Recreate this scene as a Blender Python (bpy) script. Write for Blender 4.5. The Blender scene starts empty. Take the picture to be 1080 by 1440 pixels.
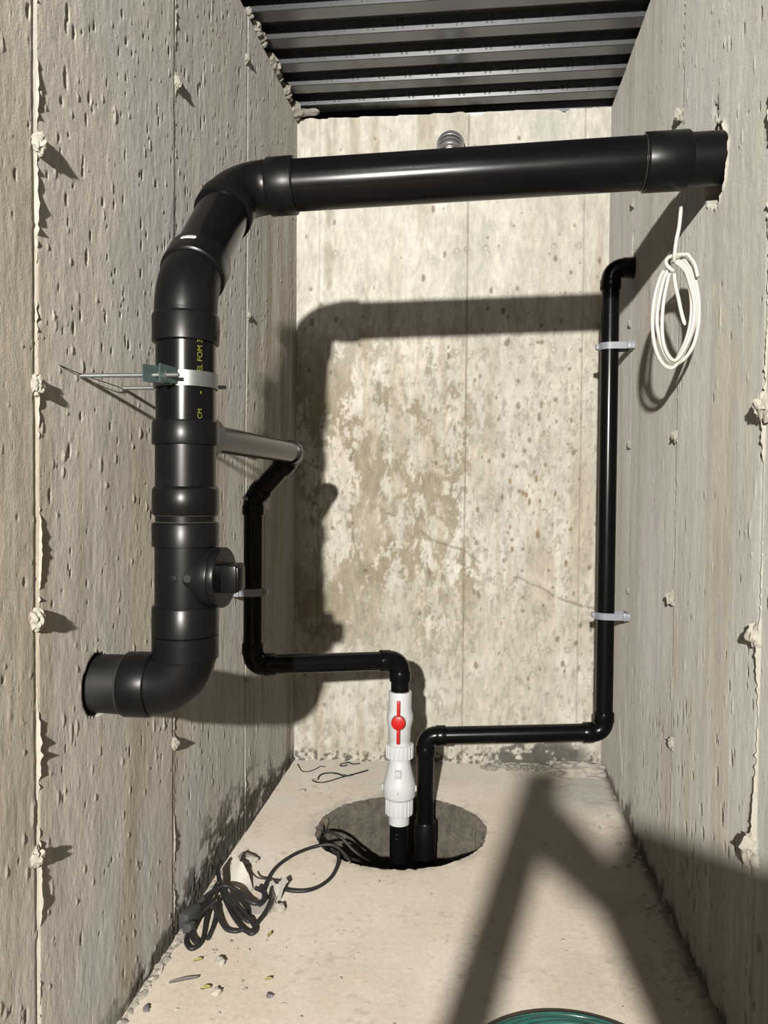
import bpy, bmesh, math, random
import numpy as np
from mathutils import Vector, Matrix, noise as mnoise

random.seed(7)
SC = bpy.context.scene
COL = SC.collection

# ------------------------------------------------------------------ camera
cam_d = bpy.data.cameras.new('camera')
cam_d.sensor_fit = 'VERTICAL'
cam_d.sensor_height = 36.0
cam_d.lens = 1081.0 / 1440.0 * 36.0
cam_d.clip_start = 0.01
cam = bpy.data.objects.new('camera', cam_d)
COL.objects.link(cam)
_r, _u, _f = (0.993216, 0.115956, 0.008735), (-0.011964, 0.027184, 0.999559), (-0.115668, 0.992882, -0.028387)
cam.matrix_world = Matrix(((_r[0], _u[0], -_f[0], 0.0), (_r[1], _u[1], -_f[1], 0.0), (_r[2], _u[2], -_f[2], 1.13), (0, 0, 0, 1)))
SC.camera = cam

# ------------------------------------------------------------------ world, lamp, exposure
w = bpy.data.worlds.new('world'); SC.world = w
w.use_nodes = True
w.node_tree.nodes['Background'].inputs[0].default_value = (0.9, 0.95, 1.0, 1)
w.node_tree.nodes['Background'].inputs[1].default_value = 0.004
LAMP_POS = Vector((-0.26, -2.2, 1.87))
ld = bpy.data.lights.new('work_light', 'AREA')
ld.shape = 'DISK'; ld.size = 0.075; ld.energy = 120.0; ld.color = (1.0, 0.965, 0.90)
lo = bpy.data.objects.new('work_light', ld); COL.objects.link(lo)
lo.location = LAMP_POS
lo.rotation_euler = (Vector((-0.05, 3.1, 1.3)) - LAMP_POS).to_track_quat('-Z', 'Y').to_euler()
SC.view_settings.view_transform = 'Standard'
SC.view_settings.look = 'None'
SC.view_settings.gamma = 1.0
SC.view_settings.use_curve_mapping = False
SC.view_settings.exposure = 1.5

# ------------------------------------------------------------------ numpy noise
_tabs = {}
def vnoise(x, y, seed):
    if seed not in _tabs:
        _tabs[seed] = np.random.default_rng(seed).random((256, 256))
    t = _tabs[seed]
    xi = np.floor(x).astype(int); yi = np.floor(y).astype(int)
    fx = x - xi; fy = y - yi
    fx = fx * fx * (3 - 2 * fx); fy = fy * fy * (3 - 2 * fy)
    a = t[xi & 255, yi & 255]; b = t[(xi + 1) & 255, yi & 255]
    c = t[xi & 255, (yi + 1) & 255]; d = t[(xi + 1) & 255, (yi + 1) & 255]
    return (a * (1 - fx) + b * fx) * (1 - fy) + (c * (1 - fx) + d * fx) * fy
def fbm(x, y, seed, octv=4, gain=0.5):
    s = 0; a = 1; n = 0
    for o in range(octv):
        s = s + a * vnoise(x * 2 ** o + 17.3 * o, y * 2 ** o + 9.1 * o, seed + o); n += a; a *= gain
    return s / n
def sst(a, b, x):
    t = np.clip((x - a) / (b - a), 0, 1); return t * t * (3 - 2 * t)
def mixc(c, col, m):
    return c * (1 - m[..., None]) + np.array(col) * m[..., None]

# ------------------------------------------------------------------ materials
def nodes(name):
    m = bpy.data.materials.new(name); m.use_nodes = True
    nt = m.node_tree
    return m, nt, nt.nodes['Principled BSDF'], nt.nodes.new, nt.links.new
def plain(name, col, rough=0.5, metal=0.0, var=0.0, scale=40.0, bump=0.0, spec=0.5):
    m, nt, p, N, L = nodes(name)
    p.inputs['Roughness'].default_value = rough; p.inputs['Metallic'].default_value = metal
    p.inputs['Specular IOR Level'].default_value = spec
    tc = N('ShaderNodeTexCoord'); nz = N('ShaderNodeTexNoise')
    nz.inputs['Scale'].default_value = scale; nz.inputs['Detail'].default_value = 5
    L(tc.outputs['Object'], nz.inputs['Vector'])
    mx = N('ShaderNodeMix'); mx.data_type = 'RGBA'
    mx.inputs[6].default_value = [max(0, c * (1 - var)) for c in col] + [1]
    mx.inputs[7].default_value = [min(1, c * (1 + var)) for c in col] + [1]
    L(nz.outputs['Fac'], mx.inputs[0]); L(mx.outputs[2], p.inputs['Base Color'])
    if bump:
        b = N('ShaderNodeBump'); b.inputs['Strength'].default_value = bump; b.inputs['Distance'].default_value = 0.002
        L(nz.outputs['Fac'], b.inputs['Height']); L(b.outputs['Normal'], p.inputs['Normal'])
    return m
def abs_plastic(name, col=(0.005, 0.005, 0.0055), rough=0.2, dust=0.25, dustcol=(0.09, 0.085, 0.078)):
    """glossy black drain plastic with scuffs and a thin film of dust"""
    m, nt, p, N, L = nodes(name)
    p.inputs['Specular IOR Level'].default_value = 0.24
    tc = N('ShaderNodeTexCoord')
    n1 = N('ShaderNodeTexNoise'); n1.inputs['Scale'].default_value = 9; n1.inputs['Detail'].default_value = 6
    n2 = N('ShaderNodeTexNoise'); n2.inputs['Scale'].default_value = 130; n2.inputs['Detail'].default_value = 4
    L(tc.outputs['Object'], n1.inputs['Vector']); L(tc.outputs['Object'], n2.inputs['Vector'])
    r1 = N('ShaderNodeValToRGB'); r1.color_ramp.elements[0].position = 0.5; r1.color_ramp.elements[1].position = 0.8
    L(n1.outputs['Fac'], r1.inputs[0])
    r2 = N('ShaderNodeValToRGB'); r2.color_ramp.elements[0].position = 0.66; r2.color_ramp.elements[1].position = 0.76
    L(n2.outputs['Fac'], r2.inputs[0])
    ad = N('ShaderNodeMath'); ad.operation = 'MULTIPLY_ADD'; ad.inputs[1].default_value = 0.35
    L(r1.outputs[0], ad.inputs[0]); L(r2.outputs[0], ad.inputs[2])
    mu = N('ShaderNodeMath'); mu.operation = 'MULTIPLY'; mu.inputs[1].default_value = dust; mu.use_clamp = True
    L(ad.outputs[0], mu.inputs[0])
    mx = N('ShaderNodeMix'); mx.data_type = 'RGBA'
    mx.inputs[6].default_value = list(col) + [1]; mx.inputs[7].default_value = list(dustcol) + [1]
    L(mu.outputs[0], mx.inputs[0]); L(mx.outputs[2], p.inputs['Base Color'])
    mr = N('ShaderNodeMapRange'); mr.inputs['To Min'].default_value = rough * 0.85; mr.inputs['To Max'].default_value = rough * 1.4
    L(n1.outputs['Fac'], mr.inputs[0]); L(mr.outputs[0], p.inputs['Roughness'])
    return m
def concrete(name, streak=6.0, bump=0.5, pit=0.5, grain=0.22):
    """colour from the 'tint' attribute of the cast surface, with fine mottling, grain and small blow holes in relief"""
    m, nt, p, N, L = nodes(name)
    p.inputs['Roughness'].default_value = 0.92; p.inputs['Specular IOR Level'].default_value = 0.25
    p.inputs['Diffuse Roughness'].default_value = 1.0
    tc = N('ShaderNodeTexCoord')
    mp = N('ShaderNodeMapping'); mp.inputs['Scale'].default_value = (1, 1, 1.0 / streak)
    L(tc.outputs['Object'], mp.inputs['Vector'])
    at = N('ShaderNodeAttribute'); at.attribute_name = 'tint'
    n1 = N('ShaderNodeTexNoise'); n1.inputs['Scale'].default_value = 70; n1.inputs['Detail'].default_value = 8; n1.inputs['Roughness'].default_value = 0.65
    L(mp.outputs[0], n1.inputs['Vector'])
    n2 = N('ShaderNodeTexNoise'); n2.inputs['Scale'].default_value = 260; n2.inputs['Detail'].default_value = 4
    L(tc.outputs['Object'], n2.inputs['Vector'])
    mr = N('ShaderNodeMapRange'); mr.inputs['From Min'].default_value = 0.3; mr.inputs['From Max'].default_value = 0.7
    mr.inputs['To Min'].default_value = 1 - grain; mr.inputs['To Max'].default_value = 1 + grain
    L(n1.outputs['Fac'], mr.inputs[0])
    mr2 = N('ShaderNodeMapRange'); mr2.inputs['From Min'].default_value = 0.3; mr2.inputs['From Max'].default_value = 0.7
    mr2.inputs['To Min'].default_value = 0.93; mr2.inputs['To Max'].default_value = 1.07
    L(n2.outputs['Fac'], mr2.inputs[0])
    mm = N('ShaderNodeMath'); mm.operation = 'MULTIPLY'
    L(mr.outputs[0], mm.inputs[0]); L(mr2.outputs[0], mm.inputs[1])
    vm = N('ShaderNodeVectorMath'); vm.operation = 'SCALE'
    L(at.outputs['Color'], vm.inputs[0]); L(mm.outputs[0], vm.inputs['Scale'])
    L(vm.outputs[0], p.inputs['Base Color'])
    vo = N('ShaderNodeTexVoronoi'); vo.inputs['Scale'].default_value = 55
    mp2 = N('ShaderNodeMapping'); mp2.inputs['Scale'].default_value = (1, 1, 0.45)
    L(tc.outputs['Object'], mp2.inputs['Vector']); L(mp2.outputs[0], vo.inputs['Vector'])
    rr = N('ShaderNodeMapRange'); rr.inputs['From Min'].default_value = 0.06; rr.inputs['From Max'].default_value = 0.2
    L(vo.outputs['Distance'], rr.inputs[0])
    h1 = N('ShaderNodeMath'); h1.operation = 'MULTIPLY_ADD'; h1.inputs[1].default_value = pit
    L(rr.outputs[0], h1.inputs[0]); L(n1.outputs['Fac'], h1.inputs[2])
    h2 = N('ShaderNodeMath'); h2.operation = 'MULTIPLY_ADD'; h2.inputs[1].default_value = 0.5
    L(n2.outputs['Fac'], h2.inputs[0]); L(h1.outputs[0], h2.inputs[2])
    b = N('ShaderNodeBump'); b.inputs['Strength'].default_value = bump; b.inputs['Distance'].default_value = 0.003
    L(h2.outputs[0], b.inputs['Height']); L(b.outputs['Normal'], p.inputs['Normal'])
    return m

M_WALL = concrete('cast_concrete_side', 3.5, 0.33, 0.40, 0.12)
M_BACK = concrete('cast_concrete_back', 3.0, 0.4, 0.3, 0.14)
M_FLOOR = concrete('slab_concrete', 1.0, 0.3, 0.1, 0.09)
M_PITC = concrete('raw_pit_concrete', 1.0, 1.0, 0.5, 0.35)
M_MORTAR = plain('mortar', (0.36, 0.335, 0.29), 0.95, var=0.3, scale=60, bump=0.8, spec=0.2)
M_RUBBLE = plain('pale_mortar', (0.45, 0.415, 0.365), 0.95, var=0.35, scale=50, bump=0.9, spec=0.2)
M_ABS = abs_plastic('black_pipe_gloss', (0.004, 0.004, 0.0045), rough=0.20, dust=0.03)
M_FIT = abs_plastic('black_fitting', rough=0.29, dust=0.06)
M_FITD = abs_plastic('black_fitting_dusty', (0.009, 0.009, 0.009), 0.42, dust=0.8, dustcol=(0.085, 0.082, 0.08))
M_SMALL = abs_plastic('black_small_pipe', (0.004, 0.004, 0.0045), rough=0.20, dust=0.03)
M_GLUE = plain('glue_line', (0.03, 0.03, 0.026), 0.12, var=0.4)
M_GLUEB = plain('glue_bead', (0.16, 0.16, 0.13), 0.2, var=0.4)
M_PVC = plain('white_plastic', (0.60, 0.61, 0.62), 0.32, var=0.03)
M_RED = plain('red_plastic', (0.52, 0.012, 0.01), 0.35, var=0.08)
M_ZINC = plain('zinc_steel', (0.27, 0.285, 0.275), 0.42, 0.8, var=0.2, scale=90)
M_ZINCT = plain('galvanised_teal_sheen', (0.17, 0.24, 0.235), 0.4, 0.85, var=0.2, scale=60)
M_CLIP = plain('grey_clip_plastic', (0.25, 0.265, 0.305), 0.4, var=0.06)
M_CABLE = plain('white_cable', (0.56, 0.54, 0.49), 0.45, var=0.05)
M_CORD = plain('black_rubber', (0.022, 0.022, 0.023), 0.5, var=0.3)
M_PLUG = plain('plug_rubber', (0.06, 0.062, 0.064), 0.6, var=0.3, scale=120)
M_DECK = plain('dark_galvanised_deck', (0.15, 0.155, 0.163), 0.27, 0.85, var=0.15, scale=25)
M_DECKE = plain('deck_embossing', (0.06, 0.062, 0.066), 0.5, 0.5, var=0.15)
M_DUCT = plain('duct_foil', (0.78, 0.78, 0.82), 0.3, 0.85, var=0.1)
M_PRINT_Y = plain('yellow_print', (0.16, 0.17, 0.02), 0.5)
M_PRINT_K = plain('black_print', (0.03, 0.03, 0.03), 0.6)
M_LABEL = plain('white_label', (0.62, 0.62, 0.6), 0.5)
M_PAPER = plain('white_paper', (0.55, 0.52, 0.47), 0.7, var=0.06)
M_LEAF = plain('yellow_leaf', (0.33, 0.31, 0.11), 0.6, var=0.3, scale=200)
M_TWIG = plain('grey_chip', (0.16, 0.14, 0.15), 0.7, var=0.4, scale=150)
M_HOSE = plain('teal_hose', (0.025, 0.10, 0.085), 0.22, var=0.5, scale=30)
M_HOSE_SHADE = plain('brown_shade', (0.05, 0.035, 0.025), 0.6, var=0.3)  # shade colour for the ring drawn as the hose coil's shadow
M_BLACKHOLE = plain('dark_water', (0.006, 0.006, 0.005), 0.08)
M_SEAL = plain('black_sealant', (0.01, 0.01, 0.01), 0.8, var=0.3)
M_CASTER = plain('plywood', (0.45, 0.32, 0.18), 0.7, var=0.25, scale=15)  # wood tone, used only on the added shadow casters

# ------------------------------------------------------------------ object helpers
ORG = {}
def thing(name, label, cat, loc=(0, 0, 0), group=None, kind=None):
    o = bpy.data.objects.new(name, None); COL.objects.link(o)
    o.empty_display_size = 0.05
    o.location = loc; ORG[o] = Vector(loc)
    tag(o, label, cat, group, kind)
    return o
def tag(o, label=None, cat=None, group=None, kind=None):
    if label: o['label'] = label
    if cat: o['category'] = cat
    if group: o['group'] = group
    if kind: o['kind'] = kind
    return o
def link(name, me, parent=None, loc=None):
    o = bpy.data.objects.new(name, me); COL.objects.link(o)
    org = ORG[parent] if parent else Vector(loc or (0, 0, 0))
    if parent: o.parent = parent
    else: o.location = org
    ORG[o] = org
    if org.length: me.transform(Matrix.Translation(-org))
    return o
def mesh(name, vf, mat, parent=None, loc=None, smooth=True, label=None, ang=38):
    v, f = vf
    me = bpy.data.meshes.new(name)
    me.from_pydata([tuple(p) for p in v], [], f)
    bm = bmesh.new(); bm.from_mesh(me); bmesh.ops.recalc_face_normals(bm, faces=bm.faces); bm.to_mesh(me); bm.free()
    me.materials.append(mat)
    if smooth:
        me.polygons.foreach_set('use_smooth', [True] * len(me.polygons))
        me.set_sharp_from_angle(angle=math.radians(ang))
    me.update()
    o = link(name, me, parent, loc)
    if label: o['label'] = label
    return o
def join(*parts):
    V, F = [], []
    for v, f in parts:
        k = len(V); V += list(v); F += [tuple(i + k for i in q) for q in f]
    return V, F
def frame(d):
    d = Vector(d).normalized()
    a = Vector((0, 0, 1)) if abs(d.z) < 0.9 else Vector((1, 0, 0))
    u = d.cross(a).normalized(); return d, u, u.cross(d).normalized()
def lathe(p0, d, prof, seg=48, caps=True):
    """prof: (distance along d, radius) pairs"""
    d, u, v = frame(d); p0 = Vector(p0); V, F = [], []
    for t, r in prof:
        for k in range(seg):
            a = 2 * math.pi * k / seg
            V.append(p0 + d * t + (u * math.cos(a) + v * math.sin(a)) * r)
    for i in range(len(prof) - 1):
        for k in range(seg):
            F.append((i * seg + k, i * seg + (k + 1) % seg, (i + 1) * seg + (k + 1) % seg, (i + 1) * seg + k))
    if caps:
        F.append(tuple(range(seg))[::-1]); F.append(tuple(range((len(prof) - 1) * seg, len(prof) * seg)))
    return V, F
def hub(p0, p1, r, bev=0.003, seg=48):
    p0, p1 = Vector(p0), Vector(p1); l = (p1 - p0).length
    return lathe(p0, p1 - p0, [(0, r - bev), (bev * .6, r - bev * .3), (bev * 1.3, r), (l - bev * 1.3, r), (l - bev * .6, r - bev * .3), (l, r - bev)], seg)
def rod(p0, p1, r, seg=32):
    p0, p1 = Vector(p0), Vector(p1)
    return lathe(p0, p1 - p0, [(0, r), ((p1 - p0).length, r)], seg)
def tube(pts, r, seg=16, caps=True, closed=False, flat=None):
    """sweep a circle (or ellipse: flat=(side, up) radii) along pts with parallel transport"""
    P = [Vector(p) for p in pts]; n = len(P); V, F = [], []
    T = []
    for i in range(n):
        if closed: t = P[(i + 1) % n] - P[i - 1]
        else: t = P[min(i + 1, n - 1)] - P[max(i - 1, 0)]
        T.append(t.normalized())
    _, u, _ = frame(T[0])
    for i in range(n):
        u = (u - T[i] * u.dot(T[i])).normalized(); v = T[i].cross(u)
        rr = r[i] if isinstance(r, (list, tuple)) else r
        a1, a2 = (flat if flat else (rr, rr))
        for k in range(seg):
            a = 2 * math.pi * k / seg
            V.append(P[i] + u * math.cos(a) * a1 + v * math.sin(a) * a2)
    for i in range(n if closed else n - 1):
        j = (i + 1) % n
        for k in range(seg):
            F.append((i * seg + k, i * seg + (k + 1) % seg, j * seg + (k + 1) % seg, j * seg + k))
    if caps and not closed:
        F.append(tuple(range(seg))[::-1]); F.append(tuple(range((n - 1) * seg, n * seg)))
    return V, F
def spline(pts, sub=8):
    P = [Vector(p) for p in pts]; out = []
    for i in range(len(P) - 1):
        p0 = P[max(i - 1, 0)]; p1 = P[i]; p2 = P[i + 1]; p3 = P[min(i + 2, len(P) - 1)]
        for s in range(sub):
            t = s / sub
            out.append(0.5 * ((2 * p1) + (p2 - p0) * t + (2 * p0 - 5 * p1 + 4 * p2 - p3) * t * t + (3 * p1 - p0 - 3 * p2 + p3) * t ** 3))
    out.append(P[-1]); return out
def bend_pts(corner, din, dout, R, n=14):
    """fillet of radius R at a corner; returns points and the two tangent lengths"""
    c = Vector(corner); a = Vector(din).normalized(); b = Vector(dout).normalized()
    th = a.angle(b); t = R * math.tan(th / 2)
    s = c - a * t; nrm = (b - a * a.dot(b)).normalized(); cen = s + nrm * R
    pts = []
    for i in range(n + 1):
        f = th * i / n
        pts.append(cen - nrm * R * math.cos(f) + a * R * math.sin(f))
    return pts, t
def box(c, s, rot=None, bev=0.0):
    bm = bmesh.new(); bmesh.ops.create_cube(bm, size=1)
    bmesh.ops.scale(bm, vec=s, verts=bm.verts)
    if bev: bmesh.ops.bevel(bm, geom=list(bm.edges), offset=bev, segments=2, affect='EDGES', profile=0.5)
    if rot is not None: bmesh.ops.transform(bm, matrix=rot.to_4x4(), verts=bm.verts)
    bmesh.ops.translate(bm, vec=c, verts=bm.verts)
    bm.verts.ensure_lookup_table()
    r = [v.co.copy() for v in bm.verts], [tuple(v.index for v in f.verts) for f in bm.faces]
    bm.free(); return r
def lump(c, s, seed, sub=3, rough=0.35, scale=1.6):
    bm = bmesh.new(); bmesh.ops.create_icosphere(bm, subdivisions=sub, radius=1)
    off = Vector((seed * 3.71, seed * 1.37, seed * 7.9))
    for v in bm.verts:
        k = 1 + rough * mnoise.noise(v.co * scale + off) + 0.5 * rough * mnoise.noise(v.co * scale * 2.7 + off)
        v.co = Vector((v.co.x * s[0], v.co.y * s[1], v.co.z * s[2])) * k
    bmesh.ops.translate(bm, vec=c, verts=bm.verts)
    r = [v.co.copy() for v in bm.verts], [tuple(v.index for v in f.verts) for f in bm.faces]
    bm.free(); return r
def extrude_poly(pts3, d):
    """prism: polygon points in 3-D, extruded by vector d"""
    d = Vector(d); n = len(pts3); V = [Vector(p) for p in pts3] + [Vector(p) + d for p in pts3]
    F = [tuple(range(n)), tuple(range(2 * n - 1, n - 1, -1))] + [(i, (i + 1) % n, n + (i + 1) % n, n + i) for i in range(n)]
    return V, F
def grid_mesh(name, P, tint, mat, keep=None):
    nu, nv = P.shape[:2]
    me = bpy.data.meshes.new(name)
    idx = np.arange(nu * nv).reshape(nu, nv)
    q = np.stack([idx[:-1, :-1], idx[1:, :-1], idx[1:, 1:], idx[:-1, 1:]], -1).reshape(-1, 4)
    co = P.reshape(-1, 3); tc = tint.reshape(-1, 3)
    if keep is not None:
        q = q[keep.reshape(-1)]
        used = np.zeros(len(co), bool); used[q.ravel()] = True
        mp = np.cumsum(used) - 1; q = mp[q]; co = co[used]; tc = tc[used]
    me.vertices.add(len(co)); me.vertices.foreach_set('co', co.astype(np.float32).ravel())
    me.loops.add(q.size); me.loops.foreach_set('vertex_index', q.astype(np.int32).ravel())
    me.polygons.add(len(q)); me.polygons.foreach_set('loop_start', np.arange(0, q.size, 4, dtype=np.int32))
    me.polygons.foreach_set('use_smooth', np.ones(len(q), bool))
    me.update(calc_edges=True)
    a = me.attributes.new('tint', 'FLOAT_COLOR', 'POINT')
    a.data.foreach_set('color', np.concatenate([np.clip(tc, 0, 1), np.ones((len(co), 1))], 1).astype(np.float32).ravel())
    me.materials.append(mat); me.validate()
    return me
def text_mesh(body, size, fn, depth=0.0):
    """flat lettering; fn maps the letter plane (x, y) to a 3-D point"""
    cu = bpy.data.curves.new('lettering', 'FONT'); cu.body = body; cu.size = size; cu.align_x = 'CENTER'; cu.align_y = 'CENTER'
    ob = bpy.data.objects.new('lettering', cu); COL.objects.link(ob)
    bpy.context.view_layer.update()
    me = bpy.data.meshes.new_from_object(ob.evaluated_get(bpy.context.evaluated_depsgraph_get()))
    V = [Vector(fn(v.co.x, v.co.y)) for v in me.vertices]; F = [tuple(p.vertices) for p in me.polygons]
    bpy.data.objects.remove(ob); bpy.data.curves.remove(cu); bpy.data.meshes.remove(me)
    return V, F

# ================================================================== SETTING
XL, XR = -0.734, 0.534
TOP = 2.672
def yback(x): return 3.1133 + (x - XL) * (0.1102 / 1.268)
rng = np.random.default_rng(11)

def add_pits(D, U, V, n, du, dv, lo, hi, hgt, dep, stretch, seed, um=None):
    """stamp n small elongated holes (dep<0) or blisters (dep>0) into the displacement field D over axes U, V"""
    r = np.random.default_rng(seed)
    for _ in range(n):
        u0 = r.uniform(*du); v0 = r.uniform(*dv)
        a = lo + (hi - lo) * r.random() ** 2.2; b = a * (1 + (stretch - 1) * r.random())
        i0, i1 = np.searchsorted(U, u0 - 2 * a), np.searchsorted(U, u0 + 2 * a)
        j0, j1 = np.searchsorted(V, v0 - 2 * b), np.searchsorted(V, v0 + 2 * b)
        if i1 - i0 < 1 or j1 - j0 < 1: continue
        uu, vv = np.meshgrid(U[i0:i1], V[j0:j1], indexing='ij')
        k = 1 - sst(0.7, 1.2, np.sqrt(((uu - u0) / a) ** 2 + ((vv - v0) / b) ** 2) + 0.4 * (vnoise(uu * 300, vv * 300, 5) - .5))
        D[i0:i1, j0:j1] += k * dep * (0.5 + r.random())
        if um is not None: um[i0:i1, j0:j1] = np.maximum(um[i0:i1, j0:j1], k)

# ---- left wall
ys = np.concatenate([np.arange(-0.95, 1.05, 0.12), np.arange(1.05, 3.165, 0.0032)])
zs = np.arange(-0.03, 2.641, 0.0042)
Y, Z = np.meshgrid(ys, zs, indexing='ij')
D = 0.006 * (fbm(Y * 2.2, Z * 1.6, 21) - .5) + 0.0010 * (fbm(Y * 24, Z * 9, 31) - .5) + 0.0007 * (fbm(Y * 90, Z * 45, 41, 3) - .5)
for k, yy in enumerate((1.226, 1.824, 2.427, 3.043)):
    D += np.where(Y > yy, (0.002, -0.0015, 0.0015, -0.001)[k], 0)
    D -= 0.0016 * np.exp(-((Y - yy + 0.006) / 0.004) ** 2)
um = np.zeros_like(D); ub = np.zeros_like(D)
add_pits(D, ys, zs, 420, (1.06, 3.1), (0, 2.62), 0.0016, 0.0046, 0, -0.0028, 3.4, 1, um)
add_pits(D, ys, zs, 260, (1.2, 2.6), (1.35, 2.6), 0.002, 0.0065, 0, -0.0034, 3.4, 3, um)
add_pits(D, ys, zs, 700, (1.06, 3.1), (0, 2.62), 0.0018, 0.004, 0, 0.0011, 3.0, 4, ub)
add_pits(D, ys, zs, 330, (1.06, 3.1), (0, 2.62), 0.0025, 0.006, 0, 0.0011, 4.5, 2, ub)
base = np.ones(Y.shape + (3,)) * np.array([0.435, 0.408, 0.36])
g = fbm(Y * 1.7, Z * 1.3, 51, 4)
base = mixc(base, (0.42, 0.405, 0.385), sst(0.45, 0.7, g))
base = mixc(base, (0.36, 0.31, 0.235), 0.6 * sst(0.5, 0.72, fbm(Y * 9, Z * 0.9, 61, 4)) * sst(2.3, 1.0, Z) )
base = mixc(base, (0.25, 0.207, 0.143), 0.7 * sst(0.45, 0.65, fbm(Y * 16, Z * 1.2, 71, 4)) * sst(2.35, 2.75, Y) * sst(2.6, 1.8, Z))
base *= (0.86 + 0.28 * fbm(Y * 40, Z * 5, 81, 3))[..., None]
base = mixc(base, (0.26, 0.23, 0.18), 0.5 * um)
base = mixc(base, (0.43, 0.40, 0.345), 0.5 * ub)
# dark damp growth creeping up from the slab
hgt = 0.10 + 0.22 * sst(1.75, 2.1, Y) * (1 - sst(2.4, 2.95, Y)) + 0.05 * (fbm(Y * 6, Z * 0 + 1, 91) - .5)
mold = sst(1.0, 0.25, Z / hgt) * sst(0.40, 0.56, fbm(Y * 15, Z * 26, 95, 5, 0.65) + 0.28 * sst(0.9, 0.0, Z / hgt) - 0.12) * sst(1.35, 1.6, Y)
base = mixc(base, (0.05, 0.045, 0.032), 0.92 * mold)
D += 0.004 * mold * (fbm(Y * 70, Z * 70, 97, 3) - .5)
# thin yellow run under the drain hole
run = np.exp(-((Y - 1.447 - 0.004 * np.sin(Z * 40)) / 0.0025) ** 2) * sst(0.69, 0.67, Z) * sst(0.55, 0.58, Z)
base = mixc(base, (0.40, 0.30, 0.13), 0.6 * run)
# core hole for the drain
rr = np.hypot(Y - 1.432, Z - 0.742) + 0.006 * (fbm(Y * 60, Z * 60, 99, 3) - .5)
D += np.where(rr < 0.061, -0.05, 0)
base = mixc(base, (0.02, 0.02, 0.018), (rr < 0.0615).astype(float))
PL = np.stack([XL + D, Y, Z], -1)
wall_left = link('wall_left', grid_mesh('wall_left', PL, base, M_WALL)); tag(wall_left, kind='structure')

# ---- right wall
ys = np.concatenate([np.arange(-0.95, 1.25, 0.12), np.arange(1.25, 3.27, 0.0036)])
zs = np.arange(-0.03, TOP + .004, 0.0046)
Y, Z = np.meshgrid(ys, zs, indexing='ij')
D = 0.006 * (fbm(Y * 2.0, Z * 1.5, 121) - .5) + 0.0009 * (fbm(Y * 28, Z * 5, 131) - .5) + 0.0006 * (fbm(Y * 90, Z * 40, 141, 3) - .5)
for k, yy in enumerate((1.50, 2.115, 2.728)):
    D += np.where(Y > yy, (0.002, -0.0015, 0.001)[k], 0)
    D -= 0.0018 * np.exp(-((Y - yy - 0.006) / 0.004) ** 2)
um = np.zeros_like(D); ub = np.zeros_like(D)
add_pits(D, ys, zs, 200, (1.27, 3.2), (0, 2.6), 0.0018, 0.0048, 0, -0.0026, 4.0, 6, um)
add_pits(D, ys, zs, 420, (1.27, 3.2), (0, 2.62), 0.0018, 0.004, 0, 0.0010, 3.0, 9, ub)
add_pits(D, ys, zs, 170, (1.27, 2.7), (0, 0.6), 0.0035, 0.009, 0, -0.0045, 3.0, 8, um)
add_pits(D, ys, zs, 190, (1.27, 3.2), (0, 2.6), 0.003, 0.007, 0, 0.0013, 5.0, 7, ub)
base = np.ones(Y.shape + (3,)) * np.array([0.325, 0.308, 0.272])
base = mixc(base, (0.34, 0.333, 0.305), sst(0.45, 0.7, fbm(Y * 2.1, Z * 1.2, 151, 4)))
base = mixc(base, (0.27, 0.238, 0.19), 0.42 * sst(0.5, 0.7, fbm(Y * 10, Z * 0.8, 161, 4)))
base *= (0.86 + 0.28 * fbm(Y * 40, Z * 4, 181, 3))[..., None]
base = mixc(base, (0.15, 0.125, 0.085), 0.75 * um)
base = mixc(base, (0.39, 0.37, 0.325), 0.5 * ub)
hgt = 0.05 + 0.09 * np.exp(-((Y - 2.66) / 0.10) ** 2) + 0.03 * fbm(Y * 7, Z * 0 + 3, 191)
mold = sst(1.0, 0.3, Z / hgt) * sst(0.38, 0.55, fbm(Y * 26, Z * 24, 195, 4) + 0.25 * sst(0.9, 0.0, Z / hgt) - 0.1)
base = mixc(base, (0.055, 0.048, 0.035), 0.85 * mold)
base = mixc(base, (0.34, 0.24, 0.14), 0.65 * np.exp(-((Y - 2.085) / 0.012) ** 2) * sst(0.60, 0.64, Z) * sst(0.82, 0.76, Z))
scuff = np.exp(-((Y - 2.30 + (Z - 0.43) * 1.2) / 0.03) ** 2) * sst(0.36, 0.40, Z) * sst(0.50, 0.46, Z) * sst(0.5, 0.62, fbm(Y * 40, Z * 40, 197, 3))
base = mixc(base, (0.13, 0.12, 0.10), 0.8 * scuff)
# broken out hole round the drain: taller than the pipe, ragged
rr = np.hypot((Y - 1.824) / 1.0, (Z - 1.864) / 1.12) + 0.020 * (fbm(Y * 26, Z * 26, 198, 4) - .5)
hole = rr < 0.076
D += np.where(hole, -0.11, 0)
chip = sst(0.03, 0.0, np.abs(Y - 1.842)) * sst(1.935, 1.955, Z) * sst(2.03, 1.98, Z) * sst(0.4, 0.55, fbm(Y * 60, Z * 40, 199, 3))
D -= 0.016 * chip
rim = sst(0.092, 0.079, rr) * (~hole) * sst(0.4, 0.6, fbm(Y * 40, Z * 40, 200, 3))
D += 0.004 * rim
base = mixc(base, (0.52, 0.48, 0.41), rim); base = mixc(base, (0.03, 0.028, 0.025), hole * 1.0)
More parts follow.
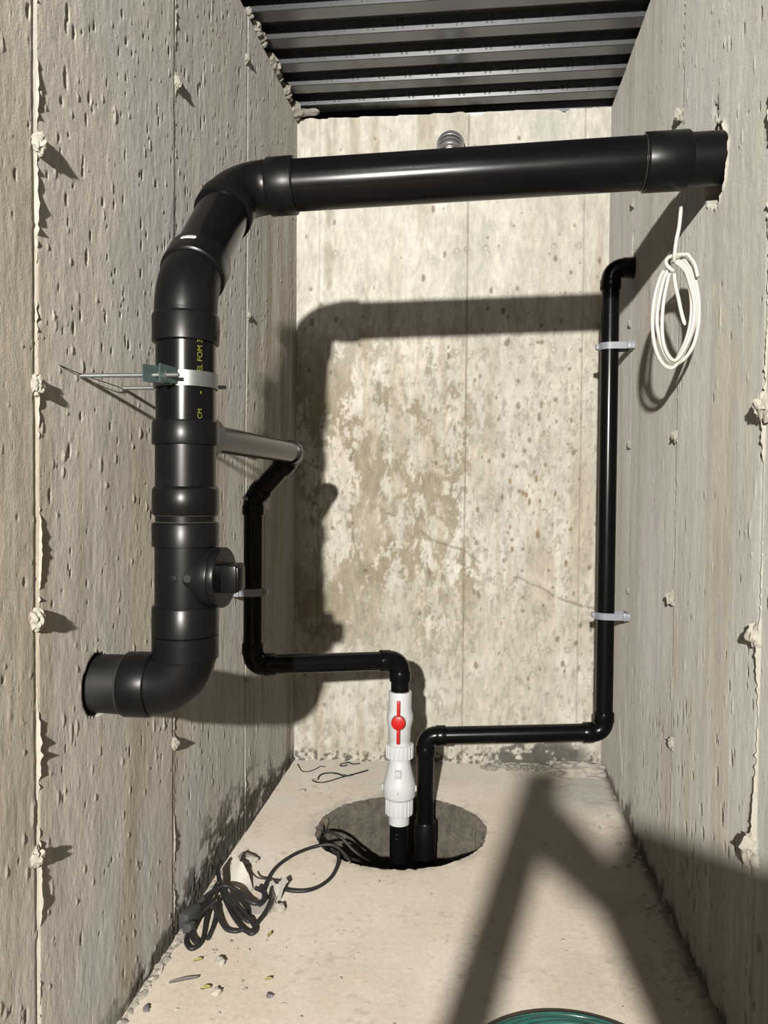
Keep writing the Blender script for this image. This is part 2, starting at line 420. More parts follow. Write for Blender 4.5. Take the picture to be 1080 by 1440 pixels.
# small hole with a broken notch above it
rr = np.hypot(Y - 2.72, Z - 1.897) + 0.006 * (fbm(Y * 60, Z * 60, 201, 3) - .5)
D += np.where(rr < 0.037, -0.05, 0)
notch = sst(0.018, 0.006, np.abs(Y - 2.735)) * sst(1.92, 1.93, Z) * sst(2.03, 2.0, Z)
D -= 0.012 * notch * fbm(Y * 50, Z * 50, 203, 3); base = mixc(base, (0.5, 0.46, 0.39), 0.7 * notch)
crack = np.exp(-((Y - 2.83 - (0.30 - Z) * -0.42 - 0.004 * np.sin(Z * 60)) / 0.003) ** 2) * sst(0.12, 0.15, Z) * sst(0.33, 0.30, Z)
base = mixc(base, (0.55, 0.52, 0.45), crack); D += 0.003 * crack
PR = np.stack([XR - D, Y, Z], -1)
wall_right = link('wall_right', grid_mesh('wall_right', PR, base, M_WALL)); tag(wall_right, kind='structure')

# ---- back wall
TIES = [(-0.573, 2.097), (-0.038, 2.114), (0.036, 2.117), (0.311, 2.123), (0.411, 2.125), (-0.079, 2.106), (-0.074, 1.697), (0.036, 1.7), (-0.57, 1.686), (0.317, 1.707), (-0.035, 1.3), (0.029, 1.297), (0.395, 1.3), (-0.021, 0.894), (0.037, 0.892), (0.309, 0.889), (0.396, 0.89), (-0.069, 0.482), (-0.031, 0.485), (0.004, 0.474), (0.312, 0.479), (0.391, 0.48), (-0.092, 2.529), (-0.012, 2.52)]
POUR = [(-0.80, 1.30), (-0.734, 1.271), (-0.631, 1.214), (-0.469, 1.098), (-0.308, 1.026), (-0.161, 0.925), (-0.024, 0.882), (0.073, 0.81), (0.189, 0.782), (0.306, 0.725), (0.48, 0.654), (0.7, 0.57)]
xs = np.arange(-0.78, 0.581, 0.0048); zs = np.append(np.arange(-0.03, 2.70, 0.0052), [2.70, 2.70])
X, Z = np.meshgrid(xs, zs, indexing='ij')
topz = 2.640 + (X + 0.734) * 0.031 + 0.008 * (fbm(X * 18, X * 0, 205, 4) - .5) - 0.012 * sst(0.62, 0.75, fbm(X * 9, X * 0 + 4, 207, 3))
Zc = np.minimum(Z, topz)
back_off = np.where(Z > topz, 1.0, 0.0) * np.clip((Z - topz) * 6, 0, 0.25)
D = 0.005 * (fbm(X * 2.2, Z * 1.6, 221) - .5) + 0.0020 * (fbm(X * 24, Z * 10, 231) - .5) + 0.0014 * (fbm(X * 90, Z * 50, 241, 3) - .5)
seam = np.zeros_like(D)
for xx, dpt in ((-0.639, 0.5), (-0.037, 1.0), (0.430, 0.6)):
    s = np.exp(-((X - xx - 0.003 * (fbm(Z * 8, Z * 0 + xx, 245) - .5)) / 0.0032) ** 2) * (0.45 + 0.9 * fbm(Z * 14, Z * 0 + xx * 9, 247, 3))
    seam = np.maximum(seam, s * dpt)
    D -= 0.004 * s * dpt
    D += np.where(X > xx, 0.0012, 0)
um = np.zeros_like(D)
add_pits(D, xs, zs[:-2], 130, (-0.7, 0.5), (0.05, 2.6), 0.003, 0.009, 0, -0.003, 2.2, 12, um)
add_pits(D, xs, zs[:-2], 90, (0.0, 0.44), (0.35, 2.3), 0.003, 0.010, 0, -0.003, 2.0, 13, um)
for tx, tz in TIES:
    r_ = np.hypot(X - tx, Z - tz)
    D += 0.003 * np.exp(-((r_ - 0.012) / 0.004) ** 2) - 0.002 * (r_ < 0.009)
for tz in (2.11, 1.697, 1.298, 0.89, 0.478):
    bl = sst(0.030, 0.012, np.hypot(X + 0.037, (Z - tz) * 1.4) + 0.016 * (fbm(X * 60, Z * 60, 249, 3) - .5))
    D += 0.006 * bl
px_, pz_ = zip(*POUR)
pl = np.interp(X, px_, pz_) + 0.025 * (fbm(X * 14, X * 0 + 2, 251, 4) - .5)
D += 0.0035 * np.exp(-((Z - pl) / 0.007) ** 2) * fbm(X * 30, Z * 30, 253, 3) + 0.0022 * sst(0.012, -0.012, Z - pl)
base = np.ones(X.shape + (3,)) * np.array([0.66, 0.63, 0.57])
base = mixc(base, (0.74, 0.715, 0.66), sst(0.42, 0.7, fbm(X * 3, Z * 2.2, 261, 4)))
base = mixc(base, (0.58, 0.565, 0.51), 0.45 * sst(0.5, 0.72, fbm(X * 3.3, Z * 2.0, 265, 4)))
# ochre, blotchy form-oil stains, strongest on the left half between 0.5 and 1.7 m
zone = sst(0.25, 0.65, Z) * sst(2.0, 1.45, Z) * (0.25 + 0.75 * sst(0.10, -0.08, X)) + 0.55 * sst(0.62, 0.85, Z) * sst(0.95, 0.8, Z) * sst(-0.72, -0.5, X) * sst(0.1, -0.05, X) + 0.5 * np.exp(-((X + 0.52) / 0.10) ** 2 - ((Z - 2.05) / 0.2) ** 2)
field = 0.50 * fbm(X * 7, Z * 3.2, 271, 5, 0.6) + 0.50 * fbm(X * 44, Z * 22, 281, 5, 0.7)
st = sst(0.465, 0.515, field + 0.13 * (np.clip(zone, 0, 1) - 1)) * np.clip(zone, 0, 1)
base = mixc(base, (0.33, 0.28, 0.175), 0.75 * st)
base = mixc(base, (0.48, 0.42, 0.31), 0.5 * sst(0.5, 0.68, fbm(X * 22, Z * 1.6, 291, 4)) * sst(0.3, 0.7, fbm(X * 3, Z * 2, 295, 3)))
pale = sst(0.56, 0.62, fbm(X * 11, Z * 7, 301, 4, 0.6)) * np.clip(zone, 0, 1)
base = mixc(base, (0.74, 0.69, 0.60), 0.5 * pale * (1 - st))
base = mixc(base, (0.56, 0.515, 0.43), 0.55 * sst(0.02, -0.10, Z - pl) * sst(0.35, 0.55, fbm(X * 5, Z * 5, 305, 4)))
base = mixc(base, (0.36, 0.33, 0.27), 0.5 * sst(0.57, 0.66, fbm(X * 60, Z * 30, 307, 4, 0.7)) * (0.25 + 0.75 * sst(2.1, 1.5, Z)))
cr = np.exp(-((Z - pl + 0.004) / 0.0045) ** 2) * sst(0.45, 0.6, fbm(X * 26, Z * 26, 309, 3))
base = mixc(base, (0.24, 0.205, 0.15), 0.75 * cr)
base = mixc(base, (0.70, 0.665, 0.60), 0.4 * np.exp(-((Z - pl - 0.022) / 0.02) ** 2) * sst(0.35, 0.6, fbm(X * 12, Z * 12, 310, 3)))
base *= (0.86 + 0.28 * fbm(X * 36, Z * 14, 311, 4))[..., None]
base = mixc(base, (0.22, 0.18, 0.12), 0.7 * um)
spots = np.zeros_like(D); r9 = np.random.default_rng(99)
for _ in range(16):
    sx, sz = r9.uniform(0.03, 0.42), r9.uniform(0.75, 1.35); a = r9.uniform(.004, .009)
    spots = np.maximum(spots, sst(1.2, 0.6, np.hypot((X - sx) / a, (Z - sz) / (a * r9.uniform(1, 2.6)))))
base = mixc(base, (0.30, 0.20, 0.08), 0.8 * spots)
base = mixc(base, (0.20, 0.165, 0.11), 0.75 * np.clip(seam, 0, 1))
edge = np.exp(-((X + 0.60) / 0.028) ** 2) * sst(0.42, 0.6, fbm(X * 30, Z * 6, 321, 4))
base = mixc(base, (0.36, 0.31, 0.22), 0.5 * edge)
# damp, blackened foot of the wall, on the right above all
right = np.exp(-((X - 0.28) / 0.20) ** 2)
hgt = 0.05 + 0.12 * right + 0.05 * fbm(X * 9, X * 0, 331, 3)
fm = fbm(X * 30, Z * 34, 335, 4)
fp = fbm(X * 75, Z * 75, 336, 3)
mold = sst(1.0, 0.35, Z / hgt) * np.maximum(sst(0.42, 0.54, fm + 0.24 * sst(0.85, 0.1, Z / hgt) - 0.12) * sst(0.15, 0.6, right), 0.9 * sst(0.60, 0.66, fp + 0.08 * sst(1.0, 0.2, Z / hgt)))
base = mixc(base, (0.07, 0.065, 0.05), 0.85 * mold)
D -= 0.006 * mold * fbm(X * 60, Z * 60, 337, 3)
for tx, tz in TIES:
    r_ = np.hypot(X - tx, Z - tz); base = mixc(base, (0.38, 0.34, 0.27), 0.55 * np.exp(-((r_ - 0.0105) / 0.0035) ** 2))
D -= 0.02 * sst(0.04, 0.0, Z) * sst(0.45, 0.6, fm)
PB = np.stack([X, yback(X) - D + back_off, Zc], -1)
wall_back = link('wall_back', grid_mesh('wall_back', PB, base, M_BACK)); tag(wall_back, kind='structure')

# ---- floor with the sump opening
PC = (-0.228, 2.532)
def pit_r(th):
    return 0.281 * (1 + 0.022 * math.sin(2 * th + 0.6) + 0.018 * mnoise.noise(Vector((math.cos(th) * 2.2, math.sin(th) * 2.2, 3.1))) + 0.012 * mnoise.noise(Vector((math.cos(th) * 9, math.sin(th) * 9, 1.7))) + 0.010 * mnoise.noise(Vector((math.cos(th) * 24, math.sin(th) * 24, 5.7))))
PRT = np.array([pit_r(2 * math.pi * k / 1440) for k in range(1441)])
xs = np.arange(-0.80, 0.60, 0.0065)
ys = np.concatenate([np.arange(-1.3, 1.3, 0.13), np.arange(1.3, 3.28, 0.0065)])
X, Y = np.meshgrid(xs, ys, indexing='ij')
ang = np.mod(np.arctan2(Y - PC[1], X - PC[0]), 2 * np.pi); R = np.hypot(X - PC[0], Y - PC[1])
PRr = np.interp(ang, np.linspace(0, 2 * np.pi, 1441), PRT)
near = np.abs(R - PRr) < 0.0047
X2 = np.where(near, PC[0] + np.cos(ang) * PRr, X); Y2 = np.where(near, PC[1] + np.sin(ang) * PRr, Y)
R2 = np.where(near, PRr, R)
inside = R2 < PRr - 1e-6
kv = ~inside
keep = kv[:-1, :-1] & kv[1:, :-1] & kv[1:, 1:] & kv[:-1, 1:]
H = 0.006 * (fbm(X * 2.5, Y * 2.5, 401) - .5) + 0.0016 * (fbm(X * 30, Y * 30, 411, 4) - .5)
H -= 0.007 * sst(0.035, 0.0, R2 - PRr) * fbm(X * 50, Y * 50, 415, 3)
add_pits(H, xs, ys, 200, (-0.7, 0.5), (1.4, 3.1), 0.003, 0.006, 0, 0.003, 1.5, 22)
# crumbly strip of spilt mortar along the foot of the right wall and in the far right corner
strip = sst(0.13, 0.02, XR - X) * sst(0.42, 0.6, fbm(X * 22, Y * 22, 421, 4)) * sst(2.1, 1.7, Y)
H += 0.016 * strip
dist = np.hypot((X - 0.47) / 0.15, (Y - 2.93) / 0.19)
rough = sst(1.1, 0.5, dist + 0.7 * (fbm(X * 14, Y * 14, 425, 4) - .5))
H += 0.022 * rough * fbm(X * 40, Y * 40, 427, 4)
base = np.ones(X.shape + (3,)) * np.array([0.46, 0.405, 0.34])
base = mixc(base, (0.49, 0.44, 0.385), sst(0.42, 0.68, fbm(X * 3, Y * 3, 431, 4)))
base = mixc(base, (0.39, 0.335, 0.27), 0.35 * sst(0.5, 0.7, fbm(X * 5, Y * 4, 441, 5)))
base = mixc(base, (0.38, 0.335, 0.28), 0.5 * sst(0.56, 0.68, fbm(X * 7, Y * 7, 445, 5)) * sst(0.0, 0.3, X))
base = mixc(base, (0.44, 0.41, 0.36), 0.6 * sst(2.5, 2.8, Y) * sst(0.4, 0.6, fbm(X * 4, Y * 6, 447, 4)))
base = mixc(base, (0.31, 0.295, 0.265), 0.9 * rough)
base = mixc(base, (0.36, 0.31, 0.25), 0.7 * strip)
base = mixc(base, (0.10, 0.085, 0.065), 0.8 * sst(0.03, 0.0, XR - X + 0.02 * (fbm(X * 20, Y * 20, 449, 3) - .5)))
base = mixc(base, (0.33, 0.285, 0.225), 0.6 * sst(0.66, 0.74, fbm(X * 60, Y * 60, 451, 3)) * sst(0.45, 0.6, fbm(X * 5, Y * 5, 453, 3)))
base = mixc(base, (0.33, 0.30, 0.26), 0.8 * sst(0.05, 0.0, R2 - PRr) * sst(0.45, 0.55, fbm(X * 26, Y * 26, 455, 4)))
FL = np.stack([X2, Y2, H], -1)
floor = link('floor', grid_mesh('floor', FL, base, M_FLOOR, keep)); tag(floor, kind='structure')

# ---- sump pit lining
nth, levels = 240, [0.012, -0.004, -0.012, -0.025, -0.045] + [-0.045 - 0.03 * k for k in range(1, 22)]
P = np.zeros((nth + 1, len(levels), 3)); T = np.zeros((nth + 1, len(levels), 3))
for i in range(nth + 1):
    th = 2 * math.pi * (i % nth) / nth; r0 = pit_r(th)
    for j, lv in enumerate(levels):
        z = -0.006 if j == 0 else lv - (0.004 if j == 1 else 0)
        r = r0 + 0.012 if j == 0 else r0
        if j > 1:
            q = Vector((math.cos(th) * 6, math.sin(th) * 6, lv * 20))
            r += 0.010 * mnoise.noise(q) + 0.008 * mnoise.noise(q * 2.3) - 0.012 + 0.02 * lv
        P[i, j] = (PC[0] + math.cos(th) * r, PC[1] + math.sin(th) * r, z)
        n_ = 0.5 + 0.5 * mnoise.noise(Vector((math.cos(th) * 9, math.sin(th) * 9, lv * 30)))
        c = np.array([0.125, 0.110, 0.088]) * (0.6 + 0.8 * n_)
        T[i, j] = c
pit = link('sump_pit', grid_mesh('sump_pit', P, T, M_PITC), loc=(PC[0], PC[1], -0.6))
tag(pit, 'round rough-edged sump pit sunk in the concrete floor', 'sump pit')
mesh('water', lathe((PC[0], PC[1], -0.60), (0, 0, 1), [(0, 0.262), (0.004, 0.262)], 64), M_BLACKHOLE, pit, label='dark water at the bottom of the pit')

# ---- ceiling: fluted steel deck, ribs across the corridor
def deck():
    prof = []; pitch = 0.1535; y0 = 2.623
    for k in range(-24, 7):
        a = y0 + k * pitch
        prof += [(a - 0.010, 0.038), (a - 0.0085, 0.0375), (a - 0.0012, 0.002), (a + 0.001, 0.0), (a + 0.056, 0.0), (a + 0.058, 0.002), (a + 0.066, 0.0375), (a + 0.068, 0.038)]
    V, F = [], []; n = len(prof)
    for x in (-0.85, 0.65):
        for y, z in prof: V.append(Vector((x, y, TOP + 0.003 + z)))
        for y, z in prof: V.append(Vector((x, y, TOP + 0.006 + z)))
    m = 2 * n
    for i in range(n - 1):
        F.append((i, i + 1, m + i + 1, m + i)); F.append((n + i, n + i + 1, m + n + i + 1, m + n + i))
    return V, F
ceiling = mesh('ceiling', deck(), M_DECK, ang=25); tag(ceiling, kind='structure')
parts = []
for k in range(-3, 4):
    a = 2.623 + k * 0.1535
    x = -0.73
    slope = Vector((0, 0.0073, -0.0355)).normalized()
    nrm = Vector((0, -0.98, -0.2))
    rot = Matrix((Vector((1, 0, 0)), nrm, slope)).transposed()
    while x < 0.53:
        c0 = Vector((x, a - 0.0048, TOP + 0.003 + 0.0195)) 
        parts.append(box(c0 + Vector((0.025, 0, 0)), (0.036, 0.002, 0.009), rot))
        parts.append(box(c0 + Vector((0.058, 0, 0)), (0.0065, 0.002, 0.022), rot))
        parts.append(box(c0 + Vector((0.076, 0, 0)), (0.0065, 0.002, 0.022), rot))
        x += 0.0995
mesh('embossment', join(*parts), M_DECKE, ceiling, smooth=False)['kind'] = 'stuff'

# ---- form-joint fins and tie lumps on the side walls
def fin(x0, sgn, y0, z0, z1, h, wdt, seed, wob=0.004):
    V, F = [], []; n = int((z1 - z0) / 0.007)
    for i in range(n + 1):
        z = z0 + (z1 - z0) * i / n
        q = Vector((seed * 5.3, z * 9, 0)); q2 = Vector((seed * 2.1, z * 90, 7)); q3 = Vector((seed, z * 2.3, 3))
        hh = h * max(-0.4, 0.36 + 1.15 * mnoise.noise(q) + 0.75 * mnoise.noise(q2))
        ww = wdt * (0.7 + 0.5 * mnoise.noise(q2 + Vector((3, 0, 0))))
        yc = y0 + wob * mnoise.noise(q3) + 0.0015 * mnoise.noise(q2 + Vector((9, 0, 0)))
        lean = wdt * 0.5 * mnoise.noise(q + Vector((1, 1, 1)))
        V += [Vector((x0 - sgn * 0.006, yc - ww, z)), Vector((x0 + sgn * hh, yc - ww * .25 + lean, z)), Vector((x0 + sgn * hh * .8, yc + ww * .35 + lean, z)), Vector((x0 - sgn * 0.006, yc + ww, z))]
    for i in range(n):
        for k in range(3):
            a = i * 4 + k; F.append((a, a + 1, a + 5, a + 4))
    return V, F
for i, (y0, h, wd) in enumerate(((1.226, 0.0075, 0.0034), (1.824, 0.005, 0.0026), (2.427, 0.004, 0.003), (3.043, 0.003, 0.003))):
    mesh('seam_ridge', fin(XL, 1, y0, 0.0, 2.635, h, wd, i + 1), M_MORTAR, wall_left, ang=60)
for i, (y0, h, wd) in enumerate(((1.50, 0.007, 0.0035), (2.115, 0.0035, 0.003), (2.728, 0.0025, 0.003))):
    mesh('seam_ridge', fin(XR, -1, y0, 0.0, 2.665, h, wd, i + 11), M_MORTAR, wall_right, ang=60)
LUMPL = [(1.224, 1.706, .62), (1.217, 1.303, .6), (1.214, 0.908, .68), (1.211, 0.502, .62), (1.826, 2.119, .55), (1.814, 1.712, .45), (1.817, 0.498, .6), (2.402, 2.491, .45), (2.428, 1.691, .5), (2.426, 0.509, .5), (2.417, 1.251, .5)]
LUMPR = [(2.142, 2.134, .7), (2.729, 2.117, .6), (1.494, 1.292, .9), (1.514, 0.867, .8), (1.507, 0.463, 1.0), (2.115, 1.282, .6), (2.126, 0.85, .7), (2.097, 0.466, .6), (2.753, 1.713, .5), (2.728, 1.295, .5), (2.708, 0.794, .4)]
for i, (y, z, s) in enumerate(LUMPL):
    mesh('mortar_lump', join(lump((XL + .006 * s, y, z), (.020 * s, .017 * s, .026 * s), i + 1, 3, .6, 2.0), lump((XL, y + .012 * s, z - .022 * s), (.012 * s, .012 * s, .014 * s), i + 31, 2)), M_MORTAR, wall_left)
for i, (y, z, s) in enumerate(LUMPR):
    mesh('mortar_lump', join(lump((XR - .006 * s, y, z), (.018 * s, .016 * s, .026 * s), i + 51, 3, .6, 2.0), lump((XR, y - .012 * s, z - .022 * s), (.012 * s, .012 * s, .014 * s), i + 81, 2)), M_MORTAR, wall_right)
# mortar squeezed out along the head of the left wall
for i, (y, s) in enumerate(((2.42, .6), (2.50, .9), (2.565, .9), (2.69, 1.0), (2.73, 1.1), (2.80, .6), (2.90, 1.0), (2.94, .7), (3.045, 1.5))):
    mesh('mortar_lump', join(lump((XL + .004, y, 2.648), (.020 * s, .020 * s, .018 * s), i + 111, rough=.55), lump((XL + .010, y + .022 * s, 2.640), (.012 * s, .014 * s, .014 * s), i + 131, 2, .5)), M_MORTAR, wall_left)
mesh('mortar_lump', lump((XL + .05, 3.085, 2.650), (.045, .02, .012), 151, rough=.55), M_MORTAR, wall_back)
# crumbly mortar bead along the foot of the left wall
V = []
bead = []
for i in range(64):
    y = 1.42 + 0.0128 * i + random.uniform(-.003, .003)
    s = random.uniform(.4, 1.0) * (1.0 if y < 1.86 else 0.55)
    bead.append(lump((XL + .006 + .006 * s + random.uniform(0, .004), y, .000), (.014 * s, .022 * s, .008 * s), i + 201, 2, .7, 2.6))
bo = mesh('mortar_bead', join(*bead), M_RUBBLE, wall_left); bo['kind'] = 'stuff'

# ================================================================== MAIN DRAIN (black, 4 inch)
RP = 0.0572
drain = thing('main_drain_pipe', 'thick black plastic drain pipe running from left wall up and across to right wall', 'drain pipe', (XL, 1.432, 0.742))
VX, VY = -0.560, 1.450
# stub and lower elbow
sd = Vector((1, 0.05, 0)).normalized()
c0 = Vector((VX, VY, 0.742)); s0 = c0 - sd * 0.22
mesh('stub_pipe', rod(s0, c0 - sd * 0.10, RP), M_FITD, drain, label='dusty grey-black pipe stub coming out of the wall')
pts, t = bend_pts(c0, sd, (0, 0, 1), 0.064)
elb = mesh('elbow', join(tube(pts, 0.0595, 48, False), hub(c0 - sd * 0.118, c0 - sd * t, 0.0640), lathe((VX, VY, .790), (0, 0, 1), [(0, .0595), (.006, .0600), (.008, .0640), (.051, .0645), (.0525, .063)], 48)), M_FIT, drain)
mesh('collar', tube([c0 - sd * 0.1175 + Vector((0, math.cos(a) * .0595, math.sin(a) * .0595)) for a in [2 * math.pi * k / 40 for k in range(40)]], 0.0022, 8, closed=True), M_SEAL, drain)
# cleanout tee
cz = 0.958
tee = mesh('cleanout_tee', join(
    lathe((VX, VY, .8435), (0, 0, 1), [(0, .063), (.0015, .0645), (.054, .0645), (.0575, .0625), (.058, .0590), (.174, .0590), (.1742, .0640), (.216, .0645), (.219, .063), (.2195, .060)], 56),
    lathe((VX, VY, cz), (0.995, -.1, 0), [(0.0, .058), (.030, .054), (.048, .0545), (.050, .0590), (.066, .0592), (.068, .0585)], 48)), M_FIT, drain)
cd = Vector((0.995, -.1, 0)).normalized(); cp = Vector((VX, VY, cz))
plug = mesh('cleanout_plug', lathe(cp + cd * .0675, cd, [(0, .052), (.0015, .0585), (.013, .0588), (.0155, .0572), (.0157, .050)], 56), M_FIT, drain, label='round threaded cleanout plug')
rx = Matrix((cd, Vector((0, 0, 1)).cross(cd), Vector((0, 0, 1)))).transposed()
ro = rx @ Matrix.Rotation(math.radians(4), 3, 'X')
mesh('wrench_knob', join(box(cp + cd * .098, (.034, .044, .054), ro, .004), box(cp + cd * .114, (.008, .036, .046), ro, .003)), M_FIT, plug)
mesh('mould_mark', join(lathe((VX - .002, VY - .0575, cz), (0.0, -1, 0), [(0, .008), (.003, .0075), (.0035, .004)], 20), lathe((VX + .025, VY - .0565, cz + .002), (0.25, -1, 0), [(0, .008), (.0025, .0075)], 20)), M_FIT, tee)
# glue joint, reducing tee, upper pipe
mesh('joint_ring', rod((VX, VY, 1.060), (VX, VY, 1.082), .0580, 56), M_FIT, drain)
for zz in (1.0635, 1.0765):
    mesh('glue_bead', lathe((VX, VY, zz), (0, 0, 1), [(0, .0585), (.001, .0625), (.002, .0585)], 56), M_GLUEB, drain, label='thin shiny bead of glue')
bz = 1.236
mesh('branch_tee', join(
    lathe((VX, VY, 1.079), (0, 0, 1), [(0, .0625), (.002, .0640), (.048, .0640), (.0545, .0595), (.055, .0582), (.135, .0582), (.1355, .0635), (.138, .0642), (.178, .0640), (.181, .0622)], 56),
    lathe((VX + .006, VY, bz), (.02, 1, 0), [(0, .046), (.060, .0455), (.092, .0440), (.0945, .0415), (.095, .034)], 40)), M_FIT, drain)
pipe1 = mesh('pipe', rod((VX, VY, 1.255), (VX, VY, 1.42), RP, 64), M_ABS, drain)
def pr(rad, a0, zc):   # vertical print wrapped on the upright pipe, read from below
    def fn(x, y):
        a = a0 - y / rad
        return (VX + math.cos(a) * rad, VY + math.sin(a) * rad, zc + x)
    return fn
A0 = math.radians(-42)
mesh('yellow_print', text_mesh('EL FOM 3', .015, pr(RP + .0004, A0, 1.382)), M_PRINT_Y, pipe1, smooth=False)
mesh('yellow_print', text_mesh('-', .022, pr(RP + .0004, A0, 1.312)), M_PRINT_Y, pipe1, smooth=False)
mesh('yellow_print', text_mesh('CM', .013, pr(RP + .0004, A0, 1.272)), M_PRINT_Y, pipe1, smooth=False)
# 45 degree elbow, leaning pipe, upper elbow
dg = Vector((0, 1, 1)).normalized()
K0 = Vector((VX, VY, 1.518)); K1 = Vector((VX, VY + .310, 1.828)); hd = Vector((1.10, .036, .043)).normalized()
pts, t = bend_pts(K0, (0, 0, 1), dg, 0.11)
e45 = mesh('elbow', join(tube(pts, .0600, 56, False), lathe((VX, VY, 1.411), (0, 0, 1), [(0, .0620), (.002, .0640), (.050, .0645), (.054, .0630), (.056, .0600), (.064, .0595)], 56), lathe(K0 + dg * (t - .002), dg, [(0, .0590), (.001, .0615), (.004, .0645), (.009, .0650), (.060, .0650), (.063, .0630), (.0632, .058)], 56)), M_FIT, drain)
mesh('pipe', rod(K0 + dg * .08, K1 - dg * .085, RP, 64), M_ABS, drain)
pts, t = bend_pts(K1, dg, hd, 0.085)
mesh('elbow', join(tube(pts, .0600, 56, False), lathe(K1 - dg * (t + .050), dg, [(0, .0585), (.0005, .0635), (.003, .0650), (.046, .0645), (.050, .0600)], 56), hub(K1 + hd * (t - .002), K1 + hd * (t + .062), .0645, .003, 56)), M_FIT, drain)
H0 = K1 + hd * (t + .03)
def at_x(x): return K1 + hd * ((x - K1.x) / hd.x)
mesh('pipe', rod(H0, at_x(.40), RP, 64), M_ABS, drain)
cpl = mesh('coupling', join(hub(at_x(.366), at_x(.462), .0632, .003, 56)), M_FIT, drain)
mesh('wall_pipe', rod(at_x(.44), at_x(.625), .0566, 64), M_FIT, drain)
mesh('glue_bead', tube([at_x(.3655) + Vector((0, math.cos(a) * .0592, math.sin(a) * .0592)) for a in [2 * math.pi * k / 48 for k in range(48)]], 0.0018, 6, closed=True), M_GLUE, cpl)
# white sticker on the hub of the 45 degree elbow, facing the viewpoint and up
side = Vector((1, 0, 0)); up_ = dg.cross(side).normalized()
if up_.y > 0: up_ = -up_
def sticker(rad, x, y, cen):
    a = x / rad
    return cen + (up_ * math.cos(a) + side * math.sin(a)) * rad + dg * y
SCN = K0 + dg * (.045 + .036)
sv, sf = [], []
for i in range(13):
    for j in range(2):
        sv.append(sticker(.0655, -.0155 + .031 * i / 12, (-.0055 if j == 0 else .0055) * (1 if 0 < i < 12 else .6), SCN))
for i in range(12): sf.append((2 * i, 2 * i + 1, 2 * i + 3, 2 * i + 2))
stk = mesh('sticker', (sv, sf), M_LABEL, drain, label='small white printed sticker')
mesh('sticker_print', text_mesh('ERUZZS', .0068, lambda x, y: sticker(.0658, x, y + .001, SCN)), M_PRINT_K, stk, smooth=False)

# ================================================================== SUMP DISCHARGE LINE (black, 2 inch, white valves)
RS = 0.0302
def collar(p, d, a, b, r=.0352): return hub(Vector(p) + Vector(d).normalized() * a, Vector(p) + Vector(d).normalized() * b, r, .002, 36)
def elbow2(c, din, dout, R=.036, h=.034):
    din, dout = Vector(din).normalized(), Vector(dout).normalized(); c = Vector(c)
    pts, t = bend_pts(c, din, dout, R)
    return join(tube(pts, .0322, 36, False), collar(c, -din, t - .002, t + h), collar(c, dout, t - .002, t + h))
disc = thing('sump_discharge_pipe', 'thin black pipe with white valves and red handle, rising from sump to thick drain', 'drain pipe', (-.2325, 2.50, -.45))
E = Vector((-.540, 2.285, 1.240)); Vc = Vector((-.675, 2.312, 1.100)); B = Vector((-.675, 2.312, .583)); Tt = Vector((-.233, 2.50, .572))
br0 = Vector((VX + .008, VY + .08, bz))
de = (E - br0).normalized(); d2 = (Vc - E).normalized(); d3 = Vector((0, 0, -1)); d4 = (Tt - B).normalized()
mesh('branch_pipe', rod(br0, E - de * .03, RS, 48), M_ABS, disc)
mesh('elbow', elbow2(E, de, d2), M_SMALL, disc)
mesh('elbow_pipe', rod(E + d2 * .03, Vc - d2 * .02, RS, 36), M_SMALL, disc)
e1 = mesh('elbow', elbow2(Vc, d2, d3, .05, .03), M_SMALL, disc)
mesh('pipe', rod(Vc + d3 * .03, B - d3 * .03, RS, 48), M_SMALL, disc)
mesh('elbow', elbow2(B, d3, d4), M_SMALL, disc)
mesh('pipe', rod(B + d4 * .03, Tt - d4 * .03, RS, 48), M_SMALL, disc)
mesh('elbow', elbow2(Tt, d4, d3), M_SMALL, disc)
mesh('pipe', rod(Tt + d3 * .03, (-.2325, 2.50, .44), RS, 48), M_SMALL, disc)
mesh('sticker', box(Vc + Vector((-.016, -.033, .002)), (.017, .0012, .009), Matrix.Rotation(math.radians(28), 3, 'Y'), .0004), M_CLIP, e1, label='small grey sticker')
VV = Vector((-.2325, 2.50, 0))
valve = mesh('ball_valve', join(
    lathe(VV + Vector((0, 0, .296)), (0, 0, 1), [(0, .033), (.001, .0355), (.018, .0358), (.020, .0372), (.052, .0375), (.062, .0400), (.074, .0428), (.085, .0438), (.096, .0428), (.108, .0400), (.118, .0376), (.172, .0380), (.1745, .0365), (.175, .030)], 56),
    lathe(VV + Vector((0, -.020, .381)), (0, -1, 0), [(0, .024), (.026, .0235), (.028, .022)], 32)), M_PVC, disc, label='white ball valve body')
hc = VV + Vector((0, -.0475, .381))
def bar(z0, z1): return box(hc + Vector((0, -.006, (z0 + z1) / 2 - .381)), (.0108, .012, z1 - z0), None, .003)
mesh('handle', join(lathe(hc + Vector((0, 0, 0)), (0, -1, 0), [(0, .020), (.001, .0225), (.012, .0230), (.0155, .0215), (.017, .018)], 40), bar(.395, .452), bar(.311, .367)), M_RED, valve, label='red lever handle with round centre')
def nut(z0, z1, r, n=20):
    V_, F_ = lathe(VV + Vector((0, 0, z0)), (0, 0, 1), [(0, r - .004), (.002, r - .0015), (z1 - z0 - .002, r - .0015), (z1 - z0, r - .004)], 48)
    ps = [(V_, F_)]
    for k in range(n):
        a = 2 * math.pi * k / n
        ps.append(box(VV + Vector((math.cos(a) * (r - .001), math.sin(a) * (r - .001), (z0 + z1) / 2)), (.0045, .0065, z1 - z0 - .004), Matrix.Rotation(a, 3, 'Z'), .001))
    return join(*ps)
mesh('union_nut', nut(.250, .297, .0445), M_PVC, disc, label='white ribbed union nut')
